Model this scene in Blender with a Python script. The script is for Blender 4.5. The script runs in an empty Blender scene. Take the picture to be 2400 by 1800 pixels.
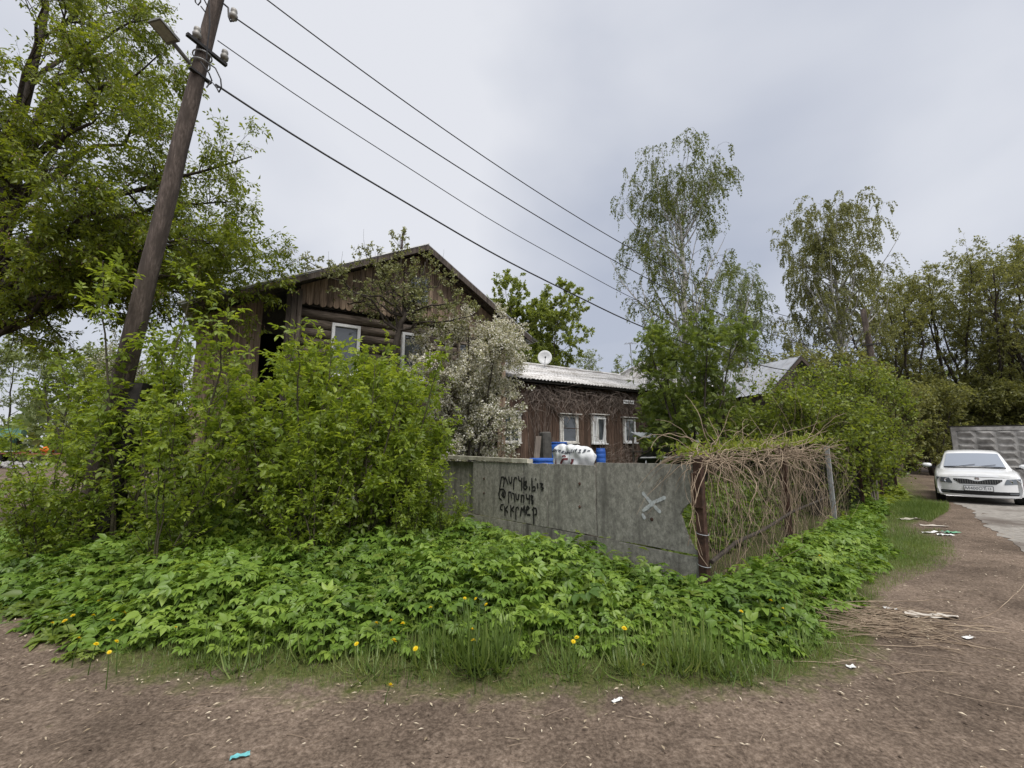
import bpy, math, random
import numpy as np
from mathutils import Vector, Matrix

# ------------------------------------------------------------------ camera, sky, sun, exposure
SC = bpy.context.scene
COL = SC.collection
F_PX, PITCH, EYE = 1000.0, math.atan(0.145), 1.6
cd = bpy.data.cameras.new('camera')
cam = bpy.data.objects.new('camera', cd); COL.objects.link(cam)
cd.sensor_width = 36.0; cd.lens = 36.0 * F_PX / 2400.0; cd.clip_start = 0.05; cd.clip_end = 2000
cam.location = (0, 0, EYE); cam.rotation_euler = (math.pi / 2 + PITCH, 0, 0)
SC.camera = cam
SUN_EL, SUN_AZ = math.radians(60), math.radians(158)          # azimuth from +Y towards +X
W = bpy.data.worlds.new('World'); SC.world = W; W.use_nodes = True
nt = W.node_tree; nt.nodes.clear()
def wn(t): return nt.nodes.new(t)
out = wn('ShaderNodeOutputWorld'); mix = wn('ShaderNodeMixShader'); b1 = wn('ShaderNodeBackground'); b2 = wn('ShaderNodeBackground')
sky = wn('ShaderNodeTexSky'); sky.sky_type = 'NISHITA'; sky.sun_disc = False; sky.sun_elevation = SUN_EL; sky.sun_rotation = SUN_AZ
sky.air_density = 1.0; sky.dust_density = 4.0
nt.links.new(sky.outputs[0], b1.inputs[0]); b1.inputs[1].default_value = 0.05
tc = wn('ShaderNodeTexCoord'); mp = wn('ShaderNodeMapping'); mp.inputs['Scale'].default_value = (1.0, 1.0, 2.2)
mp.inputs['Location'].default_value = (3.1, 0.4, 1.7)
nz = wn('ShaderNodeTexNoise'); nz.inputs['Scale'].default_value = 1.25; nz.inputs['Detail'].default_value = 5; nz.inputs['Roughness'].default_value = 0.42
nz.inputs['Distortion'].default_value = 0.4
rp = wn('ShaderNodeValToRGB')
rp.color_ramp.elements[0].position = 0.34; rp.color_ramp.elements[0].color = (0.57, 0.615, 0.73, 1)
rp.color_ramp.elements[1].position = 0.66; rp.color_ramp.elements[1].color = (0.97, 0.985, 1.04, 1)
nt.links.new(tc.outputs['Generated'], mp.inputs['Vector']); nt.links.new(mp.outputs[0], nz.inputs['Vector'])
nt.links.new(nz.outputs['Fac'], rp.inputs[0]); nt.links.new(rp.outputs[0], b2.inputs[0]); b2.inputs[1].default_value = 0.365
mix.inputs[0].default_value = 0.86
nt.links.new(b1.outputs[0], mix.inputs[1]); nt.links.new(b2.outputs[0], mix.inputs[2]); nt.links.new(mix.outputs[0], out.inputs[0])
sd = bpy.data.lights.new('sun', 'SUN'); sd.energy = 1.5; sd.angle = math.radians(40); sd.color = (1.0, 0.96, 0.9)
sun = bpy.data.objects.new('sun', sd); COL.objects.link(sun)
sv = Vector((math.sin(SUN_AZ) * math.cos(SUN_EL), math.cos(SUN_AZ) * math.cos(SUN_EL), math.sin(SUN_EL)))
sun.rotation_euler = sv.to_track_quat('Z', 'Y').to_euler()
SC.view_settings.view_transform = 'Standard'; SC.view_settings.look = 'None'; SC.view_settings.exposure = 1.3; SC.view_settings.gamma = 1.0
SC.cycles.max_bounces = 6; SC.cycles.transparent_max_bounces = 4; SC.cycles.diffuse_bounces = 3; SC.cycles.transmission_bounces = 4
SC.cycles.sample_clamp_indirect = 6.0

# ------------------------------------------------------------------ where things stand: pixel of the survey photo -> point
CP, SP = math.cos(PITCH), math.sin(PITCH)
def ray(x, y):
    u, v = (x - 1200) / F_PX, (900 - y) / F_PX
    return (u, CP - v * SP, SP + v * CP)
def gnd(x, y, z=0.0):
    d = ray(x, y); t = (z - EYE) / d[2]; return Vector((d[0] * t, d[1] * t, z))
def at(x, y, Y):
    d = ray(x, y); t = Y / d[1]; return Vector((d[0] * t, Y, EYE + d[2] * t))
def on_plane(x, y, P0, D):
    n = (D[1], -D[0]); d = ray(x, y)
    k = (P0[0] * n[0] + P0[1] * n[1]) / (d[0] * n[0] + d[1] * n[1])
    X, Y, Z = d[0] * k, d[1] * k, EYE + d[2] * k
    return (X - P0[0]) * D[0] + (Y - P0[1]) * D[1], Z
FP = np.array([2.02, 4.71]); FD = np.array([-0.616, 0.788])             # concrete fence: corner post, direction
RD = np.array([0.739, 0.673])                                            # wire fence along the lane
def sstep(a, b, x):
    t = np.clip((x - a) / (b - a), 0, 1); return t * t * (3 - 2 * t)
def hz(x, y):
    """height of the ground: the yard lies a little higher behind its two fences"""
    x = np.asarray(x, float); y = np.asarray(y, float)
    dl = (x - FP[0]) * FD[1] - (y - FP[1]) * FD[0]
    dr = -((x - FP[0]) * RD[1] - (y - FP[1]) * RD[0])
    dl = (x - FP[0]) * 0.788 + (y - FP[1]) * 0.616
    inside = np.minimum(dl, dr)
    yard = 0.34 * sstep(0.15, 1.6, inside) * sstep(40, 25, y)
    bank = 0.10 * sstep(3.0, 4.0, y) * sstep(16, 10, y) * sstep(-7.5, -5.5, x) * sstep(0.0, -0.8, (x - FP[0] - (y - FP[1]) * 1.1) - 0.6)
    return np.maximum(yard, bank) + 0.012 * np.sin(x * 2.1 + 1.3 * np.sin(y * 1.7)) * np.cos(y * 1.9 + 0.7)

# ------------------------------------------------------------------ mesh helpers
def mesh_np(name, V, FL, attrs=None, smooth=False):
    me = bpy.data.meshes.new(name)
    V = np.ascontiguousarray(V, dtype=np.float32).reshape(-1, 3)
    FL = [np.asarray(f, dtype=np.int32) for f in FL if len(f)]
    me.vertices.add(len(V)); me.vertices.foreach_set('co', V.ravel())
    nl = sum(f.size for f in FL); nf = sum(len(f) for f in FL)
    me.loops.add(nl); me.polygons.add(nf)
    me.loops.foreach_set('vertex_index', np.concatenate([f.ravel() for f in FL]))
    tot = np.concatenate([np.full(len(f), f.shape[1], np.int32) for f in FL])
    st = np.zeros(nf, np.int32); st[1:] = np.cumsum(tot)[:-1]
    me.polygons.foreach_set('loop_start', st); me.polygons.foreach_set('loop_total', tot)
    if smooth: me.polygons.foreach_set('use_smooth', np.ones(nf, bool))
    for k, a in (attrs or {}).items():
        at_ = me.attributes.new(k, 'FLOAT', 'POINT'); at_.data.foreach_set('value', np.asarray(a, np.float32))
    me.update(calc_edges=True); me.validate()
    return me
def put(name, me, mat=None, parent=None, loc=(0, 0, 0), rz=0.0, **props):
    o = bpy.data.objects.new(name, me); COL.objects.link(o)
    if mat is not None and me is not None and len(me.materials) == 0: me.materials.append(mat)
    o.location = loc; o.rotation_euler = (0, 0, rz)
    if parent is not None: o.parent = parent
    for k, v in props.items(): o[k] = v
    return o
def thing(name, label, cat, loc=(0, 0, 0), rz=0.0, group=None):
    o = put(name, None, loc=loc, rz=rz, label=label, category=cat)
    if group: o['group'] = group
    return o
class MB:
    """collects shapes; build() links them as one mesh"""
    def __init__(s): s.v = []; s.f = []
    def add(s, V, F):
        b = len(s.v); s.v += [tuple(map(float, p)) for p in V]; s.f += [tuple(int(i) + b for i in f) for f in F]; return s
    def obox(s, o, ax, ay, az):
        """box from corner o along three edge vectors"""
        o, ax, ay, az = map(Vector, (o, ax, ay, az))
        V = [o, o + ax, o + ax + ay, o + ay, o + az, o + ax + az, o + ax + ay + az, o + ay + az]
        return s.add(V, [(0, 3, 2, 1), (4, 5, 6, 7), (0, 1, 5, 4), (1, 2, 6, 5), (2, 3, 7, 6), (3, 0, 4, 7)])
    def box(s, c, d):
        c = Vector(c); d = Vector(d)
        return s.obox(c - d / 2, (d.x, 0, 0), (0, d.y, 0), (0, 0, d.z))
    def cbox(s, c, d, b):
        """box with chamfered vertical and horizontal edges"""
        c = Vector(c); hx, hy, hz_ = d[0] / 2, d[1] / 2, d[2] / 2; V = []
        def ring(z, i):
            x, y = hx - i, hy - i
            return [(x - b, -y), (x, -y + b), (x, y - b), (x - b, y), (-x + b, y), (-x, y - b), (-x, -y + b), (-x + b, -y)], z
        R = [ring(-hz_, b), ring(-hz_ + b, 0), ring(hz_ - b, 0), ring(hz_, b)]
        for pts, z in R: V += [c + Vector((p[0], p[1], z)) for p in pts]
        Fc = [tuple(range(7, -1, -1)), tuple(range(24, 32))]
        for k in range(3):
            for i in range(8): Fc.append((k * 8 + i, k * 8 + (i + 1) % 8, k * 8 + 8 + (i + 1) % 8, k * 8 + 8 + i))
        return s.add(V, Fc)
    def tube(s, pts, r, k=8, cap=True):
        pts = [Vector(p) for p in pts]; n = len(pts)
        if not hasattr(r, '__len__'): r = [r] * n
        V = []
        for i, p in enumerate(pts):
            t = (pts[min(i + 1, n - 1)] - pts[max(i - 1, 0)]).normalized()
            a = t.orthogonal().normalized() if i == 0 else (a - t * a.dot(t)).normalized()
            b = t.cross(a)
            V += [p + (a * math.cos(2 * math.pi * j / k) + b * math.sin(2 * math.pi * j / k)) * r[i] for j in range(k)]
        Fc = [(i * k + j, i * k + (j + 1) % k, (i + 1) * k + (j + 1) % k, (i + 1) * k + j) for i in range(n - 1) for j in range(k)]
        if cap: Fc += [tuple(range(k - 1, -1, -1)), tuple(range((n - 1) * k, n * k))]
        return s.add(V, Fc)
    def lathe(s, prof, k=16, c=(0, 0, 0), axis='z'):
        V = []; c = Vector(c)
        for r, z in prof:
            for j in range(k):
                a = 2 * math.pi * j / k
                q = (r * math.cos(a), r * math.sin(a), z)
                V.append(c + Vector(q if axis == 'z' else ((z, q[0], q[1]) if axis == 'x' else (q[0], z, q[1]))))
        Fc = [(i * k + j, i * k + (j + 1) % k, (i + 1) * k + (j + 1) % k, (i + 1) * k + j) for i in range(len(prof) - 1) for j in range(k)]
        Fc += [tuple(range(k - 1, -1, -1)), tuple(range((len(prof) - 1) * k, len(prof) * k))]
        return s.add(V, Fc)
    def prism(s, poly, off):
        """polygon of 3-D points pushed along off"""
        off = Vector(off); n = len(poly); P = [Vector(p) for p in poly]
        return s.add(P + [p + off for p in P], [tuple(range(n - 1, -1, -1)), tuple(range(n, 2 * n))] + [(i, (i + 1) % n, n + (i + 1) % n, n + i) for i in range(n)])
    def mesh(s, name, smooth=False):
        me = bpy.data.meshes.new(name); me.from_pydata(s.v, [], s.f); me.update()
        if smooth: me.polygons.foreach_set('use_smooth', np.ones(len(me.polygons), bool))
        return me
    def build(s, name, mat, parent=None, smooth=False, loc=(0, 0, 0), rz=0.0, **props):
        return put(name, s.mesh(name, smooth), mat, parent, loc, rz, **props)

# ------------------------------------------------------------------ materials
def newmat(name):
    m = bpy.data.materials.new(name); m.use_nodes = True; m.node_tree.nodes.clear(); return m, m.node_tree
def pm(name, cols, scale=6.0, rough=0.8, bump=0.25, stretch=(1, 1, 1), metal=0.0, spec=0.3, objrand=0.0, detail=8, cols2=None, scale2=1.2, coat=0.0, fac2=(0.42, 0.62), bdist=0.02, nrough=0.6, stretch2=None):
    """surface with noise-driven colours, optional large second layer of stains, bump and per-piece variation"""
    m, t = newmat(name); N = t.nodes.new; L = t.links.new
    o = N('ShaderNodeOutputMaterial'); p = N('ShaderNodeBsdfPrincipled'); L(p.outputs[0], o.inputs[0])
    p.inputs['Roughness'].default_value = rough; p.inputs['Metallic'].default_value = metal
    p.inputs['Specular IOR Level'].default_value = spec; p.inputs['Coat Weight'].default_value = coat
    c = N('ShaderNodeTexCoord'); mp_ = N('ShaderNodeMapping'); mp_.inputs['Scale'].default_value = stretch; L(c.outputs['Object'], mp_.inputs[0])
    oi = N('ShaderNodeObjectInfo')
    ad = N('ShaderNodeVectorMath'); ad.operation = 'ADD'; L(mp_.outputs[0], ad.inputs[0])
    ml = N('ShaderNodeVectorMath'); ml.operation = 'SCALE'; ml.inputs[0].default_value = (13.0, 7.0, 5.0); L(oi.outputs['Random'], ml.inputs['Scale'])
    if objrand > 0: L(ml.outputs[0], ad.inputs[1])
    n = N('ShaderNodeTexNoise'); n.inputs['Scale'].default_value = scale; n.inputs['Detail'].default_value = detail; n.inputs['Roughness'].default_value = nrough; L(ad.outputs[0], n.inputs[0])
    r = N('ShaderNodeValToRGB'); L(n.outputs['Fac'], r.inputs[0]); e = r.color_ramp.elements
    k = len(cols)
    while len(e) < k: e.new(0.5)
    for i, cc in enumerate(cols): e[i].position = 0.3 + 0.4 * i / max(1, k - 1); e[i].color = (*cc, 1)
    col = r.outputs[0]
    if cols2:
        n2 = N('ShaderNodeTexNoise'); n2.inputs['Scale'].default_value = scale2; n2.inputs['Detail'].default_value = 6; L(ad.outputs[0], n2.inputs[0])
        if stretch2:
            m3 = N('ShaderNodeMapping'); m3.inputs['Scale'].default_value = stretch2; L(ad.outputs[0], m3.inputs[0]); L(m3.outputs[0], n2.inputs[0])
        mr = N('ShaderNodeMapRange'); mr.inputs['From Min'].default_value = fac2[0]; mr.inputs['From Max'].default_value = fac2[1]; L(n2.outputs['Fac'], mr.inputs['Value'])
        mx = N('ShaderNodeMix'); mx.data_type = 'RGBA'; L(mr.outputs[0], mx.inputs['Factor']); L(col, mx.inputs['A']); mx.inputs['B'].default_value = (*cols2, 1); col = mx.outputs['Result']
    if objrand > 0:
        hs = N('ShaderNodeHueSaturation'); m2 = N('ShaderNodeMapRange'); m2.inputs['To Min'].default_value = 1 - objrand; m2.inputs['To Max'].default_value = 1 + objrand
        L(oi.outputs['Random'], m2.inputs['Value']); L(m2.outputs[0], hs.inputs['Value']); L(col, hs.inputs['Color']); col = hs.outputs[0]
    L(col, p.inputs['Base Color'])
    if bump > 0:
        b = N('ShaderNodeBump'); b.inputs['Strength'].default_value = bump; b.inputs['Distance'].default_value = bdist; L(n.outputs['Fac'], b.inputs['Height']); L(b.outputs[0], p.inputs['Normal'])
    return m
def leafmat(name, c0, c1, c2, trans=0.4, rough=0.42, tcol=1.25):
    """leaf: colour by the leaf's own random value, light shining through"""
    m, t = newmat(name); N = t.nodes.new; L = t.links.new
    o = N('ShaderNodeOutputMaterial'); p = N('ShaderNodeBsdfPrincipled'); tr = N('ShaderNodeBsdfTranslucent'); mx = N('ShaderNodeMixShader')
    a = N('ShaderNodeAttribute'); a.attribute_name = 'var'
    r = N('ShaderNodeValToRGB'); e = r.color_ramp.elements; e.new(0.5)
    for i, c in enumerate((c0, c1, c2)): e[i].position = (0.0, 0.5, 1.0)[i]; e[i].color = (*c, 1)
    L(a.outputs['Fac'], r.inputs[0]); L(r.outputs[0], p.inputs['Base Color'])
    g = N('ShaderNodeVectorMath'); g.operation = 'MULTIPLY'; g.inputs[1].default_value = (tcol * 1.05, tcol, tcol * 0.6); L(r.outputs[0], g.inputs[0]); L(g.outputs[0], tr.inputs[0])
    p.inputs['Roughness'].default_value = rough; p.inputs['Specular IOR Level'].default_value = 0.5
    mx.inputs[0].default_value = trans; L(p.outputs[0], mx.inputs[1]); L(tr.outputs[0], mx.inputs[2]); L(mx.outputs[0], o.inputs[0])
    return m
def glassmat(name, tint=(0.05, 0.06, 0.07), rough=0.04):
    m, t = newmat(name); o = t.nodes.new('ShaderNodeOutputMaterial'); p = t.nodes.new('ShaderNodeBsdfPrincipled'); t.links.new(p.outputs[0], o.inputs[0])
    p.inputs['Base Color'].default_value = (*tint, 1); p.inputs['Roughness'].default_value = rough; p.inputs['Specular IOR Level'].default_value = 0.9; p.inputs['Coat Weight'].default_value = 0.6
    return m
M = {}
M['logs'] = pm('weathered log', [(0.036, 0.028, 0.022), (0.11, 0.088, 0.07), (0.20, 0.165, 0.135)], 5, 0.85, 0.5, (0.6, 5, 5), objrand=0.25)
M['boards'] = pm('weathered boards', [(0.085, 0.06, 0.044), (0.20, 0.145, 0.105), (0.34, 0.26, 0.19)], 4, 0.85, 0.4, (6, 6, 0.5), objrand=0.35)
M['boards_dark'] = pm('dark weathered boards', [(0.03, 0.024, 0.02), (0.075, 0.06, 0.05), (0.13, 0.108, 0.09)], 4, 0.85, 0.4, (6, 6, 0.5), objrand=0.35)
M['boards_wing'] = pm('brown painted boards', [(0.042, 0.027, 0.02), (0.095, 0.06, 0.044), (0.15, 0.105, 0.08)], 4, 0.85, 0.4, (6, 6, 0.45), objrand=0.3)
M['gloom'] = pm('shade-dark timber', [(0.012, 0.010, 0.009), (0.03, 0.026, 0.022)], 4, 0.9, 0.2)  # near-black colour carries the shade of openings and recesses
M['soffit'] = pm('old roof boards', [(0.05, 0.04, 0.032), (0.12, 0.10, 0.085)], 4, 0.85, 0.4, (5, 0.5, 1), objrand=0.25)
M['zinc'] = pm('galvanised sheet', [(0.42, 0.43, 0.45), (0.6, 0.61, 0.63)], 3, 0.38, 0.05, metal=0.7, spec=0.5, cols2=(0.34, 0.31, 0.28), scale2=2.0, fac2=(0.5, 0.75))
M['slate'] = pm('asbestos slate', [(0.30, 0.29, 0.28), (0.52, 0.51, 0.50), (0.66, 0.65, 0.65)], 3.5, 0.85, 0.25, (1, 4, 4), objrand=0.14, cols2=(0.22, 0.205, 0.185), scale2=1.1, fac2=(0.5, 0.66))
M['brown_roof'] = pm('brown roofing', [(0.10, 0.075, 0.06), (0.19, 0.15, 0.125)], 5, 0.8, 0.2)
M['white_frame'] = pm('white plastic frame', [(0.66, 0.67, 0.68), (0.8, 0.81, 0.82)], 6, 0.4, 0.03, spec=0.4)
M['old_white'] = pm('peeling white paint', [(0.32, 0.29, 0.26), (0.58, 0.57, 0.54), (0.72, 0.71, 0.69)], 9, 0.75, 0.25, objrand=0.1)
M['glass'] = glassmat('window glass'); M['curtain'] = pm('curtain', [(0.4, 0.4, 0.4), (0.55, 0.55, 0.54)], 12, 0.9, 0.1, (6, 6, 0.5))
M['panel'] = pm('weathered concrete sheet', [(0.09, 0.087, 0.076), (0.28, 0.27, 0.235), (0.5, 0.485, 0.425)], 17, 0.9, 0.5, (1, 1, 0.75), objrand=0.16, cols2=(0.095, 0.09, 0.08), scale2=2.4, fac2=(0.48, 0.78), bdist=0.01, nrough=0.85, stretch2=(3.2, 1, 0.55))
M['rust'] = pm('rusty steel', [(0.026, 0.016, 0.012), (0.056, 0.03, 0.021), (0.095, 0.054, 0.038)], 14, 0.85, 0.3, objrand=0.15)
M['spray_black'] = pm('black spray paint', [(0.012, 0.012, 0.012), (0.03, 0.03, 0.028)], 40, 0.7, 0.0)
M['spray_white'] = pm('faded white paint', [(0.34, 0.36, 0.36), (0.62, 0.65, 0.66)], 30, 0.85, 0.0)
M['cap'] = pm('weathered pale beam', [(0.36, 0.34, 0.28), (0.62, 0.6, 0.5)], 9, 0.85, 0.3, cols2=(0.3, 0.28, 0.22), scale2=5)
M['bark'] = pm('dark bark', [(0.025, 0.02, 0.016), (0.075, 0.062, 0.05)], 12, 0.9, 0.6, (2, 2, 0.5))
M['twig'] = pm('green-brown stems', [(0.04, 0.036, 0.022), (0.085, 0.075, 0.045)], 12, 0.85, 0.2)
M['birchbark'] = pm('birch bark', [(0.05, 0.045, 0.04), (0.42, 0.41, 0.39), (0.6, 0.59, 0.57)], 3.2, 0.8, 0.3, (1, 1, 3.0))
M['pole'] = pm('weathered pole', [(0.030, 0.024, 0.02), (0.10, 0.078, 0.066), (0.19, 0.155, 0.135)], 15, 0.9, 0.8, (3.0, 3.0, 0.5), cols2=(0.055, 0.043, 0.036), scale2=3.5, nrough=.75)
M['stub'] = pm('tarred stub', [(0.012, 0.011, 0.010), (0.035, 0.031, 0.028)], 10, 0.8, 0.3)
M['steel_dark'] = pm('dark steel', [(0.02, 0.02, 0.022), (0.05, 0.048, 0.047)], 12, 0.6, 0.1, metal=0.3)
M['steel_grey'] = pm('grey lamp housing', [(0.10, 0.10, 0.095), (0.17, 0.17, 0.16)], 8, 0.5, 0.05)
M['cable'] = pm('black cable', [(0.015, 0.015, 0.017), (0.04, 0.04, 0.042)], 20, 0.6, 0.0)
M['porcelain'] = pm('dirty porcelain', [(0.2, 0.19, 0.17), (0.4, 0.39, 0.36)], 16, 0.4, 0.05, spec=0.5)
M['blue'] = pm('blue plastic', [(0.02, 0.075, 0.32), (0.035, 0.13, 0.47)], 5, 0.45, 0.05, spec=0.4)
M['sack'] = pm('woven white sack', [(0.55, 0.57, 0.58), (0.76, 0.78, 0.79)], 14, 0.55, 0.4, bdist=0.01)
M['ink'] = pm('marker ink', [(0.05, 0.06, 0.075), (0.10, 0.11, 0.13)], 30, 0.8, 0.0)
M['ink_red'] = pm('brown-red paint', [(0.10, 0.025, 0.03), (0.2, 0.06, 0.06)], 20, 0.8, 0.0)
M['vine'] = pm('dry vine', [(0.14, 0.10, 0.07), (0.30, 0.23, 0.165), (0.42, 0.34, 0.25)], 6, 0.9, 0.2)
M['vine_dark'] = pm('dead creeper', [(0.06, 0.045, 0.038), (0.17, 0.135, 0.115), (0.32, 0.27, 0.235)], 6, 0.9, 0.2)
M['oldwood'] = pm('grey old wood', [(0.09, 0.075, 0.062), (0.22, 0.185, 0.15)], 5, 0.9, 0.4, (5, 5, 0.6), objrand=0.2)
M['concrete'] = pm('cast concrete', [(0.15, 0.145, 0.14), (0.30, 0.295, 0.285), (0.40, 0.39, 0.38)], 4, 0.9, 0.3, cols2=(0.12, 0.115, 0.11), scale2=1.5, fac2=(0.48, 0.7), objrand=0.06)
M['pillar'] = pm('dark stained concrete', [(0.05, 0.048, 0.044), (0.10, 0.095, 0.088)], 8, 0.9, 0.3)
M['galv'] = pm('galvanised pipe', [(0.3, 0.31, 0.32), (0.42, 0.43, 0.44)], 9, 0.5, 0.05, metal=0.4)
M['tarp'] = pm('black plastic tarp', [(0.006, 0.006, 0.007), (0.02, 0.02, 0.022)], 4, 0.35, 0.5, spec=0.5)

# ------------------------------------------------------------------ foliage machinery
def rng_(s): return np.random.default_rng(s)
def nrm(v): return v / np.maximum(np.linalg.norm(v, axis=-1, keepdims=True), 1e-9)
def leaf_tmpl(w=0.5, fold=0.12, fine=False):
    """one leaf of length 1 along +Y, creased along its midrib, tip drooping"""
    if not fine:
        return np.array([(0, 0, 0), (-w / 2, 0.45, fold), (0, 1, -0.08), (w / 2, 0.45, fold)], float), np.array([(0, 2, 1), (0, 3, 2)])
    V = [(0, 0, 0), (-w * .42, .28, fold * .8), (-w * .46, .58, fold * .7), (0, 1.0, -0.16), (w * .46, .58, fold * .7), (w * .42, .28, fold * .8), (0, .42, -.02)]
    return np.array(V, float), np.array([(0, 6, 1), (1, 6, 2), (2, 6, 3), (3, 6, 4), (4, 6, 5), (5, 6, 0)])
def compose(parts):
    """parts: (V,F,origin,angle about z,scale,pitch) -> one template"""
    VV, FF, b = [], [], 0
    for V, Fc, o, a, s, pt in parts:
        c, sn = math.cos(a), math.sin(a); cp, sp_ = math.cos(pt), math.sin(pt)
        X = V * s; y = X[:, 1] * cp - X[:, 2] * sp_; z = X[:, 1] * sp_ + X[:, 2] * cp
        VV.append(np.stack([X[:, 0] * c - y * sn, X[:, 0] * sn + y * c, z], 1) + np.array(o)); FF.append(Fc + b); b += len(V)
    return np.concatenate(VV), np.concatenate(FF)
def stalk(L, w=0.012):
    return np.array([(-w, 0, 0), (w, 0, 0), (w * .5, L, 0.0), (-w * .5, L, 0.0)], float), np.array([(0, 1, 2), (0, 2, 3)])
LF, LS = leaf_tmpl(0.52, 0.10, True), leaf_tmpl(0.5)
def pinnate(pairs, leaf, L=1.0, size=0.5, term=0.55, spread=1.15, petiole=0.35, seed=0):
    r = random.Random(seed); P = [(*stalk(L * 0.8), (0, 0, 0), 0, 1.0, -0.06)]
    for i in range(pairs):
        y = L * (petiole + (0.85 - petiole) * i / max(1, pairs - 0.0)); s = size * (0.85 + 0.15 * math.sin(3.1 * (i + .8) / (pairs + .6)))
        for sg in (-1, 1): P.append((*leaf, (0, y, -0.06 * y), sg * spread * r.uniform(.85, 1.1), s * r.uniform(.85, 1.1), -0.2 + r.uniform(-.15, .12)))
    P.append((*leaf, (0, L * 0.8, -0.05), r.uniform(-.1, .1), term, -0.22))
    return compose(P)
BOXELDER = [pinnate(1, LF, 1.0, .52, .6, 1.05, .45, 1), pinnate(2, LF, 1.0, .46, .55, 1.0, .4, 2)]
ROWAN = [pinnate(5, LS, 1.0, .36, .34, 1.2, .2, 3)]
def goutweed(seed):
    r = random.Random(seed); P = []
    for a0 in (-1.15, 0.0, 1.15):
        o = (-math.sin(a0) * .34, .1 + math.cos(a0) * .34, 0.0)
        P.append((*stalk(.36), (0, .1, 0), a0, 1.0, 0.0))
        for a1, s in ((-.95, .46), (0, .56), (.95, .46)):
            P.append((*LF, o, a0 + a1 * r.uniform(.8, 1.1), s * r.uniform(.85, 1.12), r.uniform(-.35, .05)))
    return compose(P)
def scatter(tm, pos, ydir, normal, scale, var, rng):
    """copies of template(s) tm=(V,F); returns V, F, var"""
    V, Fc = tm; n = len(pos)
    y = nrm(ydir); x = nrm(np.cross(y, normal)); z = np.cross(x, y)
    sc = scale[:, None, None]
    out = pos[:, None, :] + sc * (V[None, :, 0, None] * x[:, None, :] + V[None, :, 1, None] * y[:, None, :] + V[None, :, 2, None] * z[:, None, :])
    FF = Fc[None] + (np.arange(n) * len(V))[:, None, None]
    return out.reshape(-1, 3), FF.reshape(-1, Fc.shape[1]), np.repeat(var, len(V))
def joined(parts):
    V, Fc, A, b = [], [], [], 0
    for v, f, a in parts: V.append(v); Fc.append(f + b); A.append(a); b += len(v)
    return np.concatenate(V), np.concatenate(Fc), np.concatenate(A)
def leafmesh(name, tmpls, pos, ydir, normal, scale, var, rng):
    k = rng.integers(0, len(tmpls), len(pos)); parts = []
    for i, t in enumerate(tmpls):
        m = k == i
        if m.any(): parts.append(scatter(t, pos[m], ydir[m], normal[m], scale[m], var[m], rng))
    V, Fc, A = joined(parts)
    return mesh_np(name, V, [Fc], {'var': A})
def tubes(P, R, k):
    N, m, _ = P.shape
    T = nrm(np.gradient(P, axis=1)); ref = np.where(np.abs(T[..., 2:3]) > 0.9, np.array([1., 0, 0]), np.array([0, 0, 1.]))
    X = nrm(np.cross(T, ref)); Yv = np.cross(T, X)
    a = 2 * np.pi * np.arange(k) / k
    V = P[:, :, None, :] + R[:, :, None, None] * (np.cos(a)[None, None, :, None] * X[:, :, None, :] + np.sin(a)[None, None, :, None] * Yv[:, :, None, :])
    idx = np.arange(N * m * k).reshape(N, m, k); nx = np.roll(idx, -1, axis=2)
    Fc = np.stack([idx[:, :-1], nx[:, :-1], nx[:, 1:], idx[:, 1:]], -1).reshape(-1, 4)
    return V.reshape(-1, 3), Fc
def interp(P, R, pi, t):
    m = P.shape[1] - 1; f = t * m; i = np.clip(f.astype(int), 0, m - 1); w = (f - i)[:, None]
    p = P[pi, i] * (1 - w) + P[pi, i + 1] * w
    d = nrm(P[pi, i + 1] - P[pi, i]); r = R[pi, i] * (1 - w[:, 0]) + R[pi, i + 1] * w[:, 0]
    return p, d, r
def sprout(rng, P, R, count, t0, t1, ang, L, seg, wob, trop, rr=0.5, taper=0.8, rmin=0.003, flat=0.0, rmax=1.0, pw=1.0):
    """grow `count` children on every branch of a level; vectorised over the level"""
    N = len(P); pi = np.repeat(np.arange(N), count); n = len(pi)
    t = t0 + (t1 - t0) * rng.random(n) ** pw
    p, d, r = interp(P, R, pi, t)
    a = rng.normal(0, 1, (n, 3)); a[:, 2] *= (1 - flat); a = nrm(a - d * (a * d).sum(1, keepdims=True))
    an = rng.uniform(ang[0], ang[1], n)[:, None]
    d = nrm(d * np.cos(an) + a * np.sin(an))
    ln = rng.uniform(L[0], L[1], n) * (1 - 0.45 * (t - t0) / max(1e-6, t1 - t0))
    C = np.zeros((n, seg + 1, 3)); C[:, 0] = p
    for s in range(seg):
        d = nrm(d + rng.normal(0, wob, (n, 3)) + np.array(trop)[None] * (1 + 0.6 * s))
        C[:, s + 1] = C[:, s] + d * (ln / seg)[:, None]
    r0 = np.clip(r * rr, rmin, rmax); Rr = r0[:, None] * np.linspace(1, 1 - taper, seg + 1)[None]
    return C, np.maximum(Rr, rmin * 0.5)
def stem(pts, r0, r1, seg=10, wob=0.0, rng=None):
    pts = np.array(pts, float); m = len(pts) - 1; t = np.linspace(0, m, seg + 1); i = np.clip(t.astype(int), 0, m - 1); w = (t - i)[:, None]
    P = pts[i] * (1 - w) + pts[i + 1] * w
    if rng is not None: P[1:] += rng.normal(0, wob, (seg, 3))
    return P[None], np.linspace(r0, r1, seg + 1)[None]
def wood(name, levels, mat, parent):
    V, Fq, b = [], [], 0
    for (P, R, k) in levels:
        v, f = tubes(P, R, k); V.append(v); Fq.append(f + b); b += len(v)
    return put(name, mesh_np(name, np.concatenate(V), [np.concatenate(Fq)], smooth=True), mat, parent)
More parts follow.
